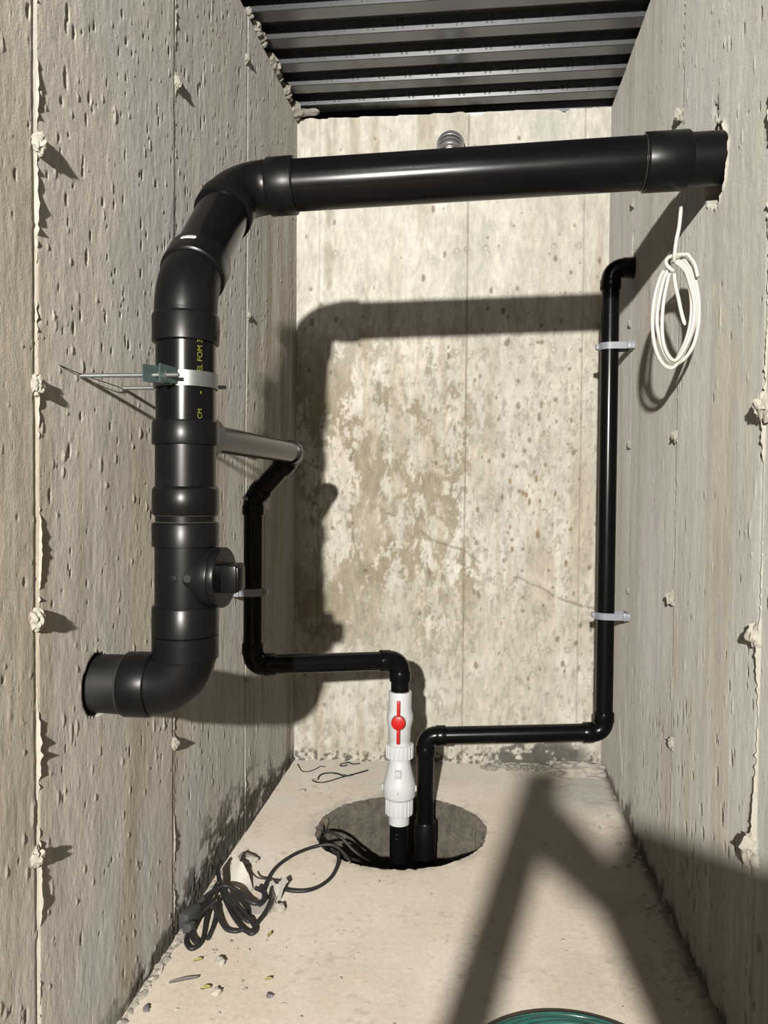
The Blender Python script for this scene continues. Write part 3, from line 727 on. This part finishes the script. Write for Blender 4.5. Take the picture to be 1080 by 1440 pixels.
chk = mesh('check_valve', join(
    lathe(VV + Vector((0, 0, .117)), (0, 0, 1), [(0, .040), (.002, .049), (.006, .0525), (.010, .0540), (.040, .0540), (.046, .0535), (.060, .0500), (.085, .0435), (.110, .0378), (.122, .0352), (.135, .0345)], 56),
    box(VV + Vector((-.0545, 0, .150)), (.006, .012, .018), None, .0015), box(VV + Vector((.0545, 0, .150)), (.006, .012, .018), None, .0015),
    lathe(VV + Vector((0, 0, .030)), (0, 0, 1), [(0, .031), (.002, .0340), (.034, .0345)], 48)), M_PVC, disc, label='white bulging check valve body')
mesh('tab', box(VV + Vector((0, -.043, .208)), (.021, .018, .026), Matrix.Rotation(math.radians(14), 3, 'X'), .003), M_PVC, chk)
mesh('flow_mark', box(VV + Vector((.001, -.0541, .149)), (.003, .0008, .008), None, .0002), M_LEAF, chk, label='small yellowish mark')
mesh('union_nut', nut(.063, .118, .0445), M_PVC, disc, label='white ribbed union nut')
ris = mesh('riser_pipe', rod((-.2325, 2.50, -.58), (-.2325, 2.50, .035), .0305, 40), M_SMALL, disc)
mesh('plug_ring', tube([VV + Vector((-.005 + math.cos(a) * .008, -.0312, -.002 + math.sin(a) * .008)) for a in [2 * math.pi * k / 20 for k in range(20)]], .0014, 6, closed=True), M_FIT, ris)

# ================================================================== SECOND RISER LINE (black, along the right wall)
vent = thing('sump_riser_pipe', 'thin black pipe from sump along the back wall and up beside right wall', 'drain pipe', (-.157, 2.68, -.45))
U = Vector((-.158, 2.68, .268)); Wc = Vector((.458, 2.72, .297)); Tp = Vector((.456, 2.72, 1.895))
up = Vector((0, 0, 1)); dh = (Wc - U).normalized(); dw = Vector((1, 0, 0))
mesh('pipe', rod((-.156, 2.68, -.10), U - up * .03, RS, 48), M_SMALL, vent)
mesh('reducer', lathe((-.156, 2.68, -.58), (0, 0, 1), [(0, .0365), (.47, .0365), (.472, .0385), (.54, .0385), (.545, .0365), (.546, .031)], 48), M_FIT, vent, label='wider coupling at the sump')
mesh('elbow', elbow2(U, up, dh, .040), M_SMALL, vent)
mesh('pipe', rod(U + dh * .03, Wc - dh * .03, RS, 48), M_SMALL, vent)
mesh('elbow', elbow2(Wc, dh, up, .038), M_SMALL, vent)
mesh('pipe', rod(Wc + up * .03, Tp - up * .03, RS, 64), M_ABS, vent)
pts, t = bend_pts(Tp, up, dw, .042)
mesh('elbow', join(tube(pts, .0322, 36, False), collar(Tp, -up, t - .002, t + .032), rod(Tp + dw * (t - .003), Tp + dw * .14, .0345, 36)), M_SMALL, vent)

# ================================================================== PIPE CLIPS
def clip(name, label, c, wallx, z, r=.0312, hgt=.023, group=None):
    """strap clip: U band round the pipe, legs to a base on the wall, small nail boss"""
    s = 1 if wallx > c[0] else -1
    root = thing(name, label, 'pipe clip', (wallx, c[1], z), group)
    path = [Vector((wallx - s * .004, c[1] - r - .0025, 0))]
    for k in range(17):
        a = -math.pi / 2 - math.pi * k / 16
        path.append(Vector((c[0] + s * math.cos(a) * (r + .0025), c[1] + math.sin(a) * (r + .0025), 0)))
    path.append(Vector((wallx - s * .004, c[1] + r + .0025, 0)))
    n = len(path); V_, F_ = [], []
    for i, p in enumerate(path):
        t_ = (path[min(i + 1, n - 1)] - path[max(i - 1, 0)]).normalized(); nn = Vector((t_.y, -t_.x, 0)) * .0021
        for q, zz in ((p - nn, -hgt / 2), (p + nn, -hgt / 2), (p + nn, hgt / 2), (p - nn, hgt / 2)): V_.append(Vector((q.x, q.y, z + zz)))
    for i in range(n - 1):
        for k in range(4): F_.append((i * 4 + k, i * 4 + (k + 1) % 4, i * 4 + 4 + (k + 1) % 4, i * 4 + 4 + k))
    F_ += [(0, 1, 2, 3), tuple(4 * (n - 1) + k for k in (3, 2, 1, 0))]
    mesh('strap', (V_, F_), M_CLIP, root)
    mesh('base', box((wallx - s * .004, c[1], z), (.012, .088, hgt), None, .002), M_CLIP, root)
    mesh('nail_boss', box((wallx - s * .012, c[1] - r - .006, z + .001), (.026, .012, hgt + .004), None, .002), M_CLIP, root)
    mesh('end_lug', box((c[0] - s * (r + .009), c[1], z), (.012, .020, hgt * .8), None, .002), M_CLIP, root)
    return root
clip('pipe_clip', 'grey plastic clip holding the right-hand pipe just below its top elbow', (.4563, 2.72), XR, 1.627, group='grey pipe clips')
clip('pipe_clip', 'grey plastic clip holding the right-hand pipe, lower down near its bottom', (.4575, 2.72), XR, .704, group='grey pipe clips')
clip('pipe_clip', 'grey plastic clip on the thin upright pipe behind the cleanout plug', (-.675, 2.312), XL, .812, group='grey pipe clips')

# ================================================================== PIPE HANGER
hz = 1.338
hang = thing('pipe_hanger', 'galvanised clamp on two threaded rods holding the thick pipe to left wall', 'pipe hanger', (XL, 1.45, hz))
RB = RP + .0018
def band(a0, a1, z0, z1, r, th=.0025, tilt=0.0):
    V_, F_ = [], []; n = 28
    for i in range(n + 1):
        a = a0 + (a1 - a0) * i / n
        dz = -tilt * math.cos(a) * r
        for rr_, zz in ((r, z0), (r + th, z0), (r + th, z1), (r, z1)):
            V_.append(Vector((VX + math.cos(a) * rr_, VY + math.sin(a) * rr_, zz + dz)))
    for i in range(n):
        for k in range(4): F_.append((i * 4 + k, i * 4 + (k + 1) % 4, i * 4 + 4 + (k + 1) % 4, i * 4 + 4 + k))
    F_ += [(0, 1, 2, 3), tuple(4 * n + k for k in (3, 2, 1, 0))]
    return V_, F_
def ear(pts, z0, z1, th):
    V_, F_ = [], []; n = len(pts)
    for i, (x, y, dz) in enumerate(pts):
        p = Vector((x, y, 0)); q = Vector(pts[min(i + 1, n - 1)][:2]) - Vector(pts[max(i - 1, 0)][:2]); q.normalize(); nn = Vector((q.y, -q.x, 0)) * th
        for o_, zz in ((p - nn, z0 - dz), (p + nn, z0 - dz), (p + nn, z1 + dz), (p - nn, z1 + dz)): V_.append(Vector((o_.x, o_.y, zz)))
    for i in range(n - 1):
        for k in range(4): F_.append((i * 4 + k, i * 4 + (k + 1) % 4, i * 4 + 4 + (k + 1) % 4, i * 4 + 4 + k))
    F_ += [(0, 1, 2, 3), tuple(4 * (n - 1) + k for k in (3, 2, 1, 0))]
    return V_, F_
mesh('half_band', band(math.radians(-88), math.radians(82), hz - .0145, hz + .0145, RB), M_ZINC, hang)
mesh('half_band', band(math.radians(98), math.radians(268), hz - .0145, hz + .0145, RB), M_ZINC, hang)
mesh('ear', ear([(-.567, 1.3905, 0), (-.575, 1.380, .001), (-.594, 1.355, .002), (-.600, 1.345, .002)], hz - .012, hz + .016, .0022), M_ZINCT, hang, label='bluish galvanised clamp ear')
mesh('ear', ear([(-.553, 1.3905, 0), (-.557, 1.380, .001), (-.566, 1.355, .002), (-.569, 1.345, .003)], hz - .012, hz + .016, .0022), M_ZINCT, hang, label='bluish galvanised clamp ear')
mesh('ear', ear([(-.568, 1.509, 0), (-.572, 1.53, 0), (-.572, 1.56, 0)], hz - .012, hz + .012, .0020), M_ZINCT, hang)
mesh('ear', ear([(-.552, 1.509, 0), (-.556, 1.53, 0), (-.556, 1.56, 0)], hz - .012, hz + .012, .0020), M_ZINCT, hang)
def thread(p0, p1, r):
    n = int((Vector(p1) - Vector(p0)).length / .0016); prof = []
    for i in range(n): prof += [(i * .0016, r - .0004), (i * .0016 + .0008, r)]
    return lathe(p0, Vector(p1) - Vector(p0), prof, 16)
for y_, x1 in ((1.362, -.538), (1.536, -.505)):
    rd = mesh('threaded_rod', thread((XL - .02, y_, hz), (x1, y_, hz), .0042), M_ZINC, hang)
    mesh('nut', lathe((x1 - .032 if y_ < 1.4 else -.552, y_, hz), (1, 0, 0), [(0, .0085), (.008, .0085)], 6), M_ZINC, rd, smooth=False)
    mesh('washer', lathe((XL - .001, y_, hz), (1, 0, 0), [(0, .0085), (.0025, .008)], 18), M_SEAL, rd)
wr = thing('tie_wire', 'thin dark wire running past the rod ends on left wall', 'wire', (XL, 1.35, 1.35))
mesh('strand', tube(spline([(XL + .004, 1.29, 1.346), (XL + .008, 1.36, 1.340), (XL + .012, 1.45, 1.337), (XL + .006, 1.53, 1.337)]), .0009, 6), M_SEAL, wr)

# ================================================================== WHITE CABLE COIL
CP = Vector((0, 0, 1.13))
def sc_(l, k=.925): return [CP + (Vector(p) - CP) * k for p in l]
stem = [(0.522, 2.079, 1.861), (0.513, 2.057, 1.809), (0.503, 2.041, 1.771), (0.495, 2.023, 1.731), (0.493, 2.02, 1.712)]
stem = [CP + (Vector(stem[0]) - CP) * k for k in (1.032, .97, .905, .888)] + [CP + (Vector(p) - CP) * k for p, k in zip(stem[1:], (.893, .902, .913, .920))]
l1 = [(0.494, 2.025, 1.712), (0.509, 2.012, 1.701), (0.522, 2.002, 1.661), (0.53, 1.996, 1.615), (0.531, 1.996, 1.567), (0.524, 2.002, 1.519), (0.51, 2.016, 1.478), (0.499, 2.025, 1.46), (0.484, 2.037, 1.474), (0.47, 2.048, 1.517), (0.462, 2.054, 1.566), (0.465, 2.051, 1.62), (0.474, 2.042, 1.673), (0.481, 2.037, 1.691), (0.485, 2.032, 1.705)]
l2 = [(0.491, 2.027, 1.715), (0.511, 2.011, 1.708), (0.529, 1.996, 1.671), (0.54, 1.987, 1.613), (0.541, 1.987, 1.565), (0.532, 1.996, 1.518), (0.516, 2.011, 1.474), (0.498, 2.026, 1.447), (0.478, 2.042, 1.46), (0.462, 2.055, 1.5), (0.454, 2.06, 1.557), (0.455, 2.058, 1.617), (0.466, 2.049, 1.675), (0.476, 2.041, 1.697)]
l3 = [(0.511, 2.011, 1.722), (0.525, 1.999, 1.706), (0.539, 1.987, 1.666), (0.548, 1.98, 1.611), (0.549, 1.98, 1.553), (0.542, 1.987, 1.504), (0.529, 1.999, 1.475), (0.514, 2.012, 1.46), (0.496, 2.027, 1.45), (0.476, 2.044, 1.468), (0.459, 2.057, 1.518), (0.457, 2.057, 1.582), (0.464, 2.051, 1.65), (0.474, 2.042, 1.683)]
l4 = [(0.493, 2.026, 1.71), (0.514, 2.009, 1.683), (0.526, 1.999, 1.641), (0.534, 1.992, 1.595), (0.533, 1.994, 1.552), (0.525, 2.002, 1.51), (0.506, 2.019, 1.468), (0.492, 2.031, 1.466), (0.477, 2.042, 1.498), (0.471, 2.047, 1.544), (0.472, 2.045, 1.606), (0.48, 2.037, 1.666), (0.484, 2.034, 1.683)]
wrap = [(0.494, 2.025, 1.72), (0.509, 2.012, 1.722), (0.519, 2.004, 1.72), (0.525, 1.999, 1.709), (0.533, 1.992, 1.692), (0.540, 1.987, 1.660)]
wrap2 = [(0.509, 2.012, 1.722), (0.491, 2.027, 1.724), (0.479, 2.037, 1.721), (0.475, 2.041, 1.712), (0.48, 2.037, 1.699), (0.488, 2.031, 1.689), (0.493, 2.027, 1.686)]
tail = [(0.494, 2.026, 1.680), (0.497, 2.023, 1.65), (0.504, 2.018, 1.614), (0.509, 2.015, 1.586), (0.514, 2.011, 1.563), (0.518, 2.007, 1.547)]
coil = thing('cable_coil', 'coil of white electrical cable hanging on right wall below the thick pipe', 'cable', (XR, 2.0, 1.70))
cab = []
for k, (l, off) in enumerate(((l1, .000), (l2, .004), (l3, .010), (l4, -.006))):
    cab.append(tube(spline([p + Vector((0, off * 1.6, 0)) for p in sc_(l)], 6), .0044, 10))
cab.append(tube(spline(stem, 6), .0044, 10))
cab.append(tube(spline([p + Vector((0, -.008, 0)) for p in sc_(wrap)], 6), .0044, 10)); cab.append(tube(spline([p + Vector((0, -.012, 0)) for p in sc_(wrap2)], 6), .0044, 10))
cab.append(tube(spline([p + Vector((0, -.006, 0)) for p in sc_(tail)], 6), [.0044] * 28 + [.0035, .0024, .0012], 10))
cb = mesh('cable', join(*cab), M_CABLE, coil)
# printed jacket on the outer turn
pa, pb = sc_([(0.520, 2.004, 1.7165), (0.5375, 1.989, 1.672)]); pa += Vector((0, -.0132, 0)); pb += Vector((0, -.0132, 0))
ax = (pb - pa).normalized(); ay = Vector((0, -1, 0)).cross(ax).normalized()
mesh('cable_print', text_mesh('7.2) #36', .0105, lambda x, y: pa.lerp(pb, .5) + ax * x - ay * y * .8), M_PRINT_K, cb, smooth=False)

# ================================================================== FLEXIBLE DUCT STUB ON THE BACK WALL
dx = -.108
duct = thing('flexible_duct', 'short ribbed foil duct poking from back wall behind the thick pipe', 'duct', (dx, 3.17, 2.48))
path = spline([(dx, 3.20, 2.508), (dx, 3.13, 2.507), (dx, 3.075, 2.488), (dx, 3.035, 2.450), (dx, 3.02, 2.395)], 14)
mesh('hose', tube(path, [.0505 + .0045 * math.sin(i * 2 * math.pi / 3.5) for i in range(len(path))], 40), M_DUCT, duct, ang=80)
mesh('wire', join(*[tube([path[i] + (Vector((math.cos(a), 0, 0)) + ((path[min(i + 1, len(path) - 1)] - path[max(i - 1, 0)]).normalized().cross(Vector((1, 0, 0)))) * math.sin(a)) * .0505 for a in [2 * math.pi * k / 32 for k in range(32)]], .0025, 6, closed=True) for i in range(2, len(path), 5)]), M_CORD, duct, label='dark spiral wire of the duct')
mesh('wall_collar', tube([(dx + math.cos(a) * .053, 3.155, 2.508 + math.sin(a) * .053) for a in [2 * math.pi * k / 40 for k in range(40)]], .006, 8, closed=True), M_CORD, duct)

# ================================================================== POWER CORD
cord = thing('power_cord', 'tangled black power cord with plug on the floor beside left wall', 'power cord', (-.64, 1.93, 0))
def fl(l, z): return [(x, y, z[i] if isinstance(z, (list, tuple)) else z) for i, (x, y) in enumerate(l)]
RC = .0052
LOOP = [(-0.323, 2.274), (-0.367, 2.319), (-0.409, 2.346), (-0.441, 2.352), (-0.483, 2.34), (-0.525, 2.304), (-0.555, 2.249), (-0.571, 2.192), (-0.574, 2.128), (-0.568, 2.063), (-0.551, 1.994), (-0.557, 1.973)]
LOOP2 = [(-0.43, 2.343), (-0.405, 2.307), (-0.391, 2.246), (-0.396, 2.174), (-0.419, 2.115), (-0.452, 2.084), (-0.496, 2.078), (-0.532, 2.089), (-0.548, 2.082), (-0.541, 2.035), (-0.53, 1.987), (-0.531, 1.939), (-0.541, 1.9), (-0.551, 1.864), (-0.602, 1.911), (-0.663, 1.999), (-0.695, 2.056), (-0.712, 2.096), (-0.712, 2.13)]
CA = [(-0.722, 1.92), (-0.708, 1.953), (-0.684, 1.996), (-0.663, 2.014), (-0.626, 2.004), (-0.591, 1.979), (-0.563, 1.977), (-0.551, 2.004), (-0.562, 2.033), (-0.588, 2.045)]
CB = [(-0.668, 1.949), (-0.69, 1.918), (-0.701, 1.862), (-0.697, 1.81), (-0.673, 1.78), (-0.657, 1.799), (-0.662, 1.84), (-0.678, 1.901), (-0.69, 1.965), (-0.695, 2.025), (-0.682, 2.037)]
CC = [(-0.682, 1.957), (-0.651, 1.913), (-0.616, 1.873), (-0.588, 1.865), (-0.57, 1.874), (-0.545, 1.86), (-0.54, 1.878), (-0.595, 1.94), (-0.641, 1.982), (-0.675, 2.018), (-0.700, 2.066), (-0.712, 2.108)]
CD = [(-0.712, 2.064), (-0.711, 2.086), (-0.703, 2.067), (-0.646, 1.981), (-0.597, 1.93), (-0.566, 1.915), (-0.591, 1.979), (-0.634, 2.013)]
CE = [(-0.646, 1.825), (-0.652, 1.886), (-0.665, 1.94), (-0.693, 1.927), (-0.702, 1.879), (-0.687, 1.82), (-0.664, 1.79)]
loopz = [-.075, -.02, .008, .014, .010, .007, .007, .008, .010, .014, .020, .018]
loop2z = [-.01, .012, .012, .007, .007, .007, .007, .009, .016, .022, .024, .020, .014, .008, .010, .018, .030, .045, .050]
mesh('cord', join(tube(spline(fl(LOOP, loopz)), RC, 10), tube(spline(fl(LOOP2, loop2z)), RC, 10),
     tube(spline(fl(CA, [.028, .034, .040, .042, .036, .026, .020, .020, .022, .026])), RC * 1.15, 10),
     tube(spline(fl(CB, [.034, .022, .010, .007, .007, .007, .007, .012, .022, .034, .042])), RC, 10),
     tube(spline(fl(CC, [.034, .018, .008, .007, .007, .007, .012, .024, .034, .042, .052, .055])), RC, 10),
     tube(spline(fl(CD, [.055, .056, .048, .030, .014, .007, .012, .030])), RC, 10),
     tube(spline(fl(CE, [.007, .010, .022, .018, .010, .015, .016])), RC, 10),
     tube(spline([(-0.500, 2.52, -0.030), (-0.468, 2.5, -0.012), (-0.422, 2.48, -0.021), (-0.386, 2.47, -0.05), (-0.353, 2.47, -0.076), (-0.317, 2.5, -0.13), (-.30, 2.53, -.3)]), RC, 10),
     tube(spline([(-0.438, 2.375, -0.01), (-0.388, 2.35, -0.022), (-0.355, 2.36, -0.035), (-0.327, 2.4, -0.073), (-0.298, 2.45, -0.121), (-.29, 2.5, -.3)]), RC, 10)), M_CORD, cord)
pg = mesh('plug', join(box((-.715, 1.885, .026), (.030, .062, .040), Matrix.Rotation(math.radians(-14), 3, 'Z'), .005), box((-.703, 1.848, .018), (.026, .024, .028), Matrix.Rotation(math.radians(-14), 3, 'Z'), .004)), M_PLUG, cord, label='dark grey moulded plug')
mesh('strain_relief', rod((-.716, 1.905, .030), (-.706, 1.955, .034), .0085, 16), M_PLUG, pg)
tz = thing('cable_tie', 'thin dark strap end sticking out of the cord bundle by the paper', 'strap', (-.58, 2.09, .01))
mesh('strap', tube(spline([(-.615, 2.115, .030), (-.600, 2.108, .022), (-.575, 2.106, .020), (-.545, 2.100, .020), (-.515, 2.10, .024)]), .0022, 8), M_CORD, tz)

# paper scraps
def sheet(rows, th=.0012):
    """curved thin scrap: rows of 3-D points; thickened along its normals"""
    n, m = len(rows), len(rows[0]); A = [Vector(p) for r in rows for p in r]
    nv = (Vector(rows[0][-1]) - Vector(rows[0][0])).cross(Vector(rows[-1][0]) - Vector(rows[0][0])).normalized() * th
    V_ = A + [p + nv for p in A]; F_ = []; k = n * m
    for i in range(n - 1):
        for j in range(m - 1):
            a = i * m + j; F_ += [(a, a + 1, a + m + 1, a + m), (k + a, k + a + m, k + a + m + 1, k + a + 1)]
    for i in range(n - 1):
        F_ += [(i * m, (i + 1) * m, k + (i + 1) * m, k + i * m), (i * m + m - 1, k + i * m + m - 1, k + (i + 1) * m + m - 1, (i + 1) * m + m - 1)]
    for j in range(m - 1):
        F_ += [(j, k + j, k + j + 1, j + 1), ((n - 1) * m + j, (n - 1) * m + j + 1, k + (n - 1) * m + j + 1, k + (n - 1) * m + j)]
    return V_, F_
rows = []
for i in range(10):
    a = i / 9
    x = -.676 + .066 * a; y = 2.098 + .022 * math.sin(2.6 * a) - .045 * a ** 2; top = .080 * (1 - a) ** 1.3 + .006 + .006 * math.sin(i * 2.3) * (1 - a)
    rows.append([(x, y, .002), (x + .001, y + .004, top * .5), (x + .004, y + .014, top)])
tag(mesh('paper_scrap', sheet(rows), M_PAPER, loc=(-.64, 2.07, 0)), 'curled white paper scrap standing upright by left wall behind the cord', 'paper', 'paper scraps by the power cord')
rows = [[(-.558 + .009 * j + .003 * i, 2.035 + .017 * i, .004 + .008 * i + .012 * math.sin(j * 1.3 + i)) for j in range(6)] for i in range(4)]
tag(mesh('paper_scrap', sheet(rows), M_PAPER, loc=(-.53, 2.06, 0)), 'crumpled white paper scrap lying under the cord where its loop starts', 'paper', 'paper scraps by the power cord')
rows = [[(-.585 + .012 * j, 1.945 + .020 * i + .003 * j, .003 + .004 * math.sin(j * 1.9 + i * 1.1) + .002) for j in range(6)] for i in range(5)]
tag(mesh('paper_scrap', sheet(rows), M_PAPER, loc=(-.55, 1.98, 0)), 'flat pale scrap under the cord bundle beside the small stone', 'paper', 'paper scraps by the power cord')

# ================================================================== FLOOR LITTER
def ztie(pts, r, name, label, z=.003):
    tag(mesh(name, tube(spline([(x, y, z + .002 * math.sin(i * 1.7)) for i, (x, y) in enumerate(pts)]), r, 8), M_CORD, loc=(pts[0][0], pts[0][1], 0)), label, 'cable tie', 'ties and wire bits on the floor')
TIE1 = [(-0.461, 2.977), (-0.495, 2.952), (-0.516, 2.93), (-0.544, 2.899), (-0.57, 2.882), (-0.596, 2.888), (-0.609, 2.904)]
TIE1b = [(-0.588, 2.911), (-0.59, 2.942), (-0.578, 2.969), (-0.551, 2.982), (-0.52, 2.974), (-0.49, 2.956), (-0.461, 2.977), (-0.41, 3.03)]
t1 = thing('cable_tie', 'long looped black cable tie on the floor left of the check valve', 'cable tie', (-.5, 2.95, 0), 'ties and wire bits on the floor')
mesh('strap', join(tube(spline(fl(TIE1, .003)), .0024, 8), tube(spline(fl(TIE1b, .005)), .0030, 8)), M_CORD, t1)
mesh('lock_head', box((-.494, 2.955, .006), (.014, .010, .008), None, .001), M_CORD, t1)
mesh('tip', box((-.600, 2.904, .004), (.022, .008, .003), Matrix.Rotation(-.4, 3, 'Z'), .001), M_PAPER, t1, label='pale worn tip')
ztie([(-0.705, 3.06), (-0.700, 3.05), (-0.687, 3.025), (-0.669, 2.994), (-0.638, 2.99), (-0.615, 3.025), (-0.609, 3.056), (-0.588, 3.053)], .0018, 'wire_piece', 'thin curved dark wire in the back left corner')
ztie([(-0.502, 3.083), (-0.514, 3.063), (-0.529, 3.073), (-0.529, 3.095), (-0.507, 3.105), (-0.499, 3.108), (-0.482, 3.10), (-0.453, 3.11)], .0026, 'cable_tie', 'short hooked black cable tie against the back wall')
def stone(x, y, s, label, seed, m=M_RUBBLE, rough=.45):
    tag(mesh('concrete_chip', lump((x, y, s[2] * .6), s, seed, 3, rough), m, loc=(x, y, 0), ang=50), label, 'stone', 'chips on the floor')
stone(-.670, 2.235, (.034, .030, .014), 'pale mortar chunk at the foot of left wall behind the paper', 301)
stone(-.505, 1.984, (.015, .016, .014), 'pale stone lying right of the cord bundle', 302)
stone(-.585, 1.742, (.013, .010, .010), 'pale pointed chip on the bare floor below the cord plug', 303)
stone(-.558, 1.635, (.010, .009, .008), 'small pale chip beside the yellow leaf near the bottom edge', 304)
stone(-.622, 2.793, (.012, .009, .006), 'small white chip near the looped cable tie', 305)
stone(-.690, 1.562, (.008, .008, .007), 'small dark stone at the foot of left wall near bottom edge', 306, M_TWIG)
stone(-.438, 1.640, (.008, .006, .005), 'small dark chip at the bottom edge of floor', 307, M_TWIG)
def leaf(x, y, l, wd, a, name, label, m, cat):
    rows = []
    for i in range(7):
        t_ = i / 6; hw = wd * math.sin(math.pi * min(.97, t_ + .03)) ** .8
        rows.append([(x + math.cos(a) * (t_ - .5) * l - math.sin(a) * hw * s_, y + math.sin(a) * (t_ - .5) * l + math.cos(a) * hw * s_, .004 + .004 * abs(s_) + .004 * t_) for s_ in (-1, 0, 1)])
    tag(mesh(name, sheet(rows, .0006), m, loc=(x, y, 0)), label, cat, 'leaf scraps on the floor' if cat == 'leaf' else None)
leaf(-.640, 1.738, .020, .006, .2, 'leaf', 'yellow leaf scrap left of the pale pointed chip', M_LEAF, 'leaf')
leaf(-.586, 1.641, .022, .008, .1, 'leaf', 'yellow leaf scrap nearest the bottom edge', M_LEAF, 'leaf')
leaf(-.498, 1.863, .018, .005, 1.3, 'leaf', 'small greenish leaf on floor right of the cord bundle', M_LEAF, 'leaf')
leaf(-.645, 1.662, .065, .006, .35, 'wood_splinter', 'grey purple splinter lying on the floor near left wall', M_TWIG, 'splinter')
leaf(-.455, 1.690, .016, .003, .1, 'leaf', 'tiny straw coloured sliver on the open floor', M_LEAF, 'leaf')
# rubble heap in the far right corner
tag(mesh('mortar_slab', lump((.430, 3.115, .012), (.105, .060, .040), 331, 4, .35, 3.2), M_RUBBLE, loc=(.428, 3.105, 0), ang=50), 'pale hardened mortar slab in the back right corner of the floor', 'mortar')
rub = []
for i in range(46):
    x = random.uniform(.05, .36); y = yback(x) - random.uniform(.015, .06) - .02 * random.random()
    s = random.uniform(.006, .017); rub.append(lump((x, y, s * .5), (s, s * .9, s * .75), 400 + i, 2, .5))
tag(mesh('rubble', join(*rub), M_MORTAR, loc=(.2, 3.1, 0)), 'strip of broken mortar crumbs along the foot of back wall', 'rubble', kind='stuff')
crb = []
for i in range(70):
    if i < 45: x, y = XR - abs(random.gauss(0, .05)) - .01, random.uniform(1.5, 2.75)
    else: x, y = random.uniform(-.68, .45), random.uniform(1.5, 2.2)
    s = random.uniform(.002, .007) * (1.25 if i < 45 else .75); crb.append(lump((x, y, s * .5), (s, s * .9, s * .7), 500 + i, 1, .5))
for i in range(45):
    x, y = random.gauss(-.56, .08), random.gauss(1.78, .14)
    if x < -.71: continue
    s = random.uniform(.0015, .0045); crb.append(lump((x, y, s * .5), (s, s * .9, s * .7), 600 + i, 1, .5))
tag(mesh('grit', join(*crb), M_RUBBLE, loc=(0, 2, 0)), 'loose grit and crumbs scattered over the concrete floor', 'grit', kind='stuff')

# ================================================================== TEAL HOSE COIL AT THE BOTTOM EDGE
HC = (.208, 1.432)
hose = thing('hose_coil', 'coil of teal hose lying on the floor at the bottom edge', 'hose', (HC[0], HC[1], 0))
sp = []
for i in range(6 * 64 + 1):
    a = 2 * math.pi * i / 64; k = i / 64
    r = .228 - .0105 * (k % 6) + .002 * math.sin(a * 3 + k)
    sp.append((HC[0] + math.cos(a) * r, HC[1] + math.sin(a) * r, .0065 + .001 * math.sin(a * 5 + k * 2)))
mesh('tubing', tube(sp, .0056, 10), M_HOSE, hose)
mesh('shadow_ring', tube([(HC[0] + math.cos(a) * .236, HC[1] + math.sin(a) * .236, .005) for a in [2 * math.pi * k / 96 for k in range(96)]], .0036, 8, closed=True), M_HOSE_SHADE, hose, label='thin dark ring standing in for the shadow round the coil')  # dark brown ring painted in place of the coil's cast shadow

# ================================================================== added, unseen shadow casters behind the viewpoint; outlines shaped to shade the slab
caster_outline = [(.53, 0), (.10, 0), (.083, .87), (.030, .976), (-.088, 1.058), (-.030, 1.118), (.000, 1.090), (.045, 1.042), (.074, 1.090), (.18, 1.074), (.53, 1.05)]
tag(mesh('shadow_board', extrude_poly([(x, -.15, z) for x, z in caster_outline], (0, -.012, 0)), M_CASTER, loc=(.3, -.15, 0), smooth=False), 'added plywood shadow caster, unseen behind the viewpoint', 'plywood')
tag(mesh('shadow_plank', extrude_poly([(-.372, -.145, 0), (-.314, -.145, 0), (-.012, -.145, 1.15), (-.072, -.145, 1.15)], (0, .018, 0)), M_CASTER, loc=(-.2, -.145, 0), smooth=False), 'added plank-shaped shadow caster, unseen behind the viewpoint', 'plank')
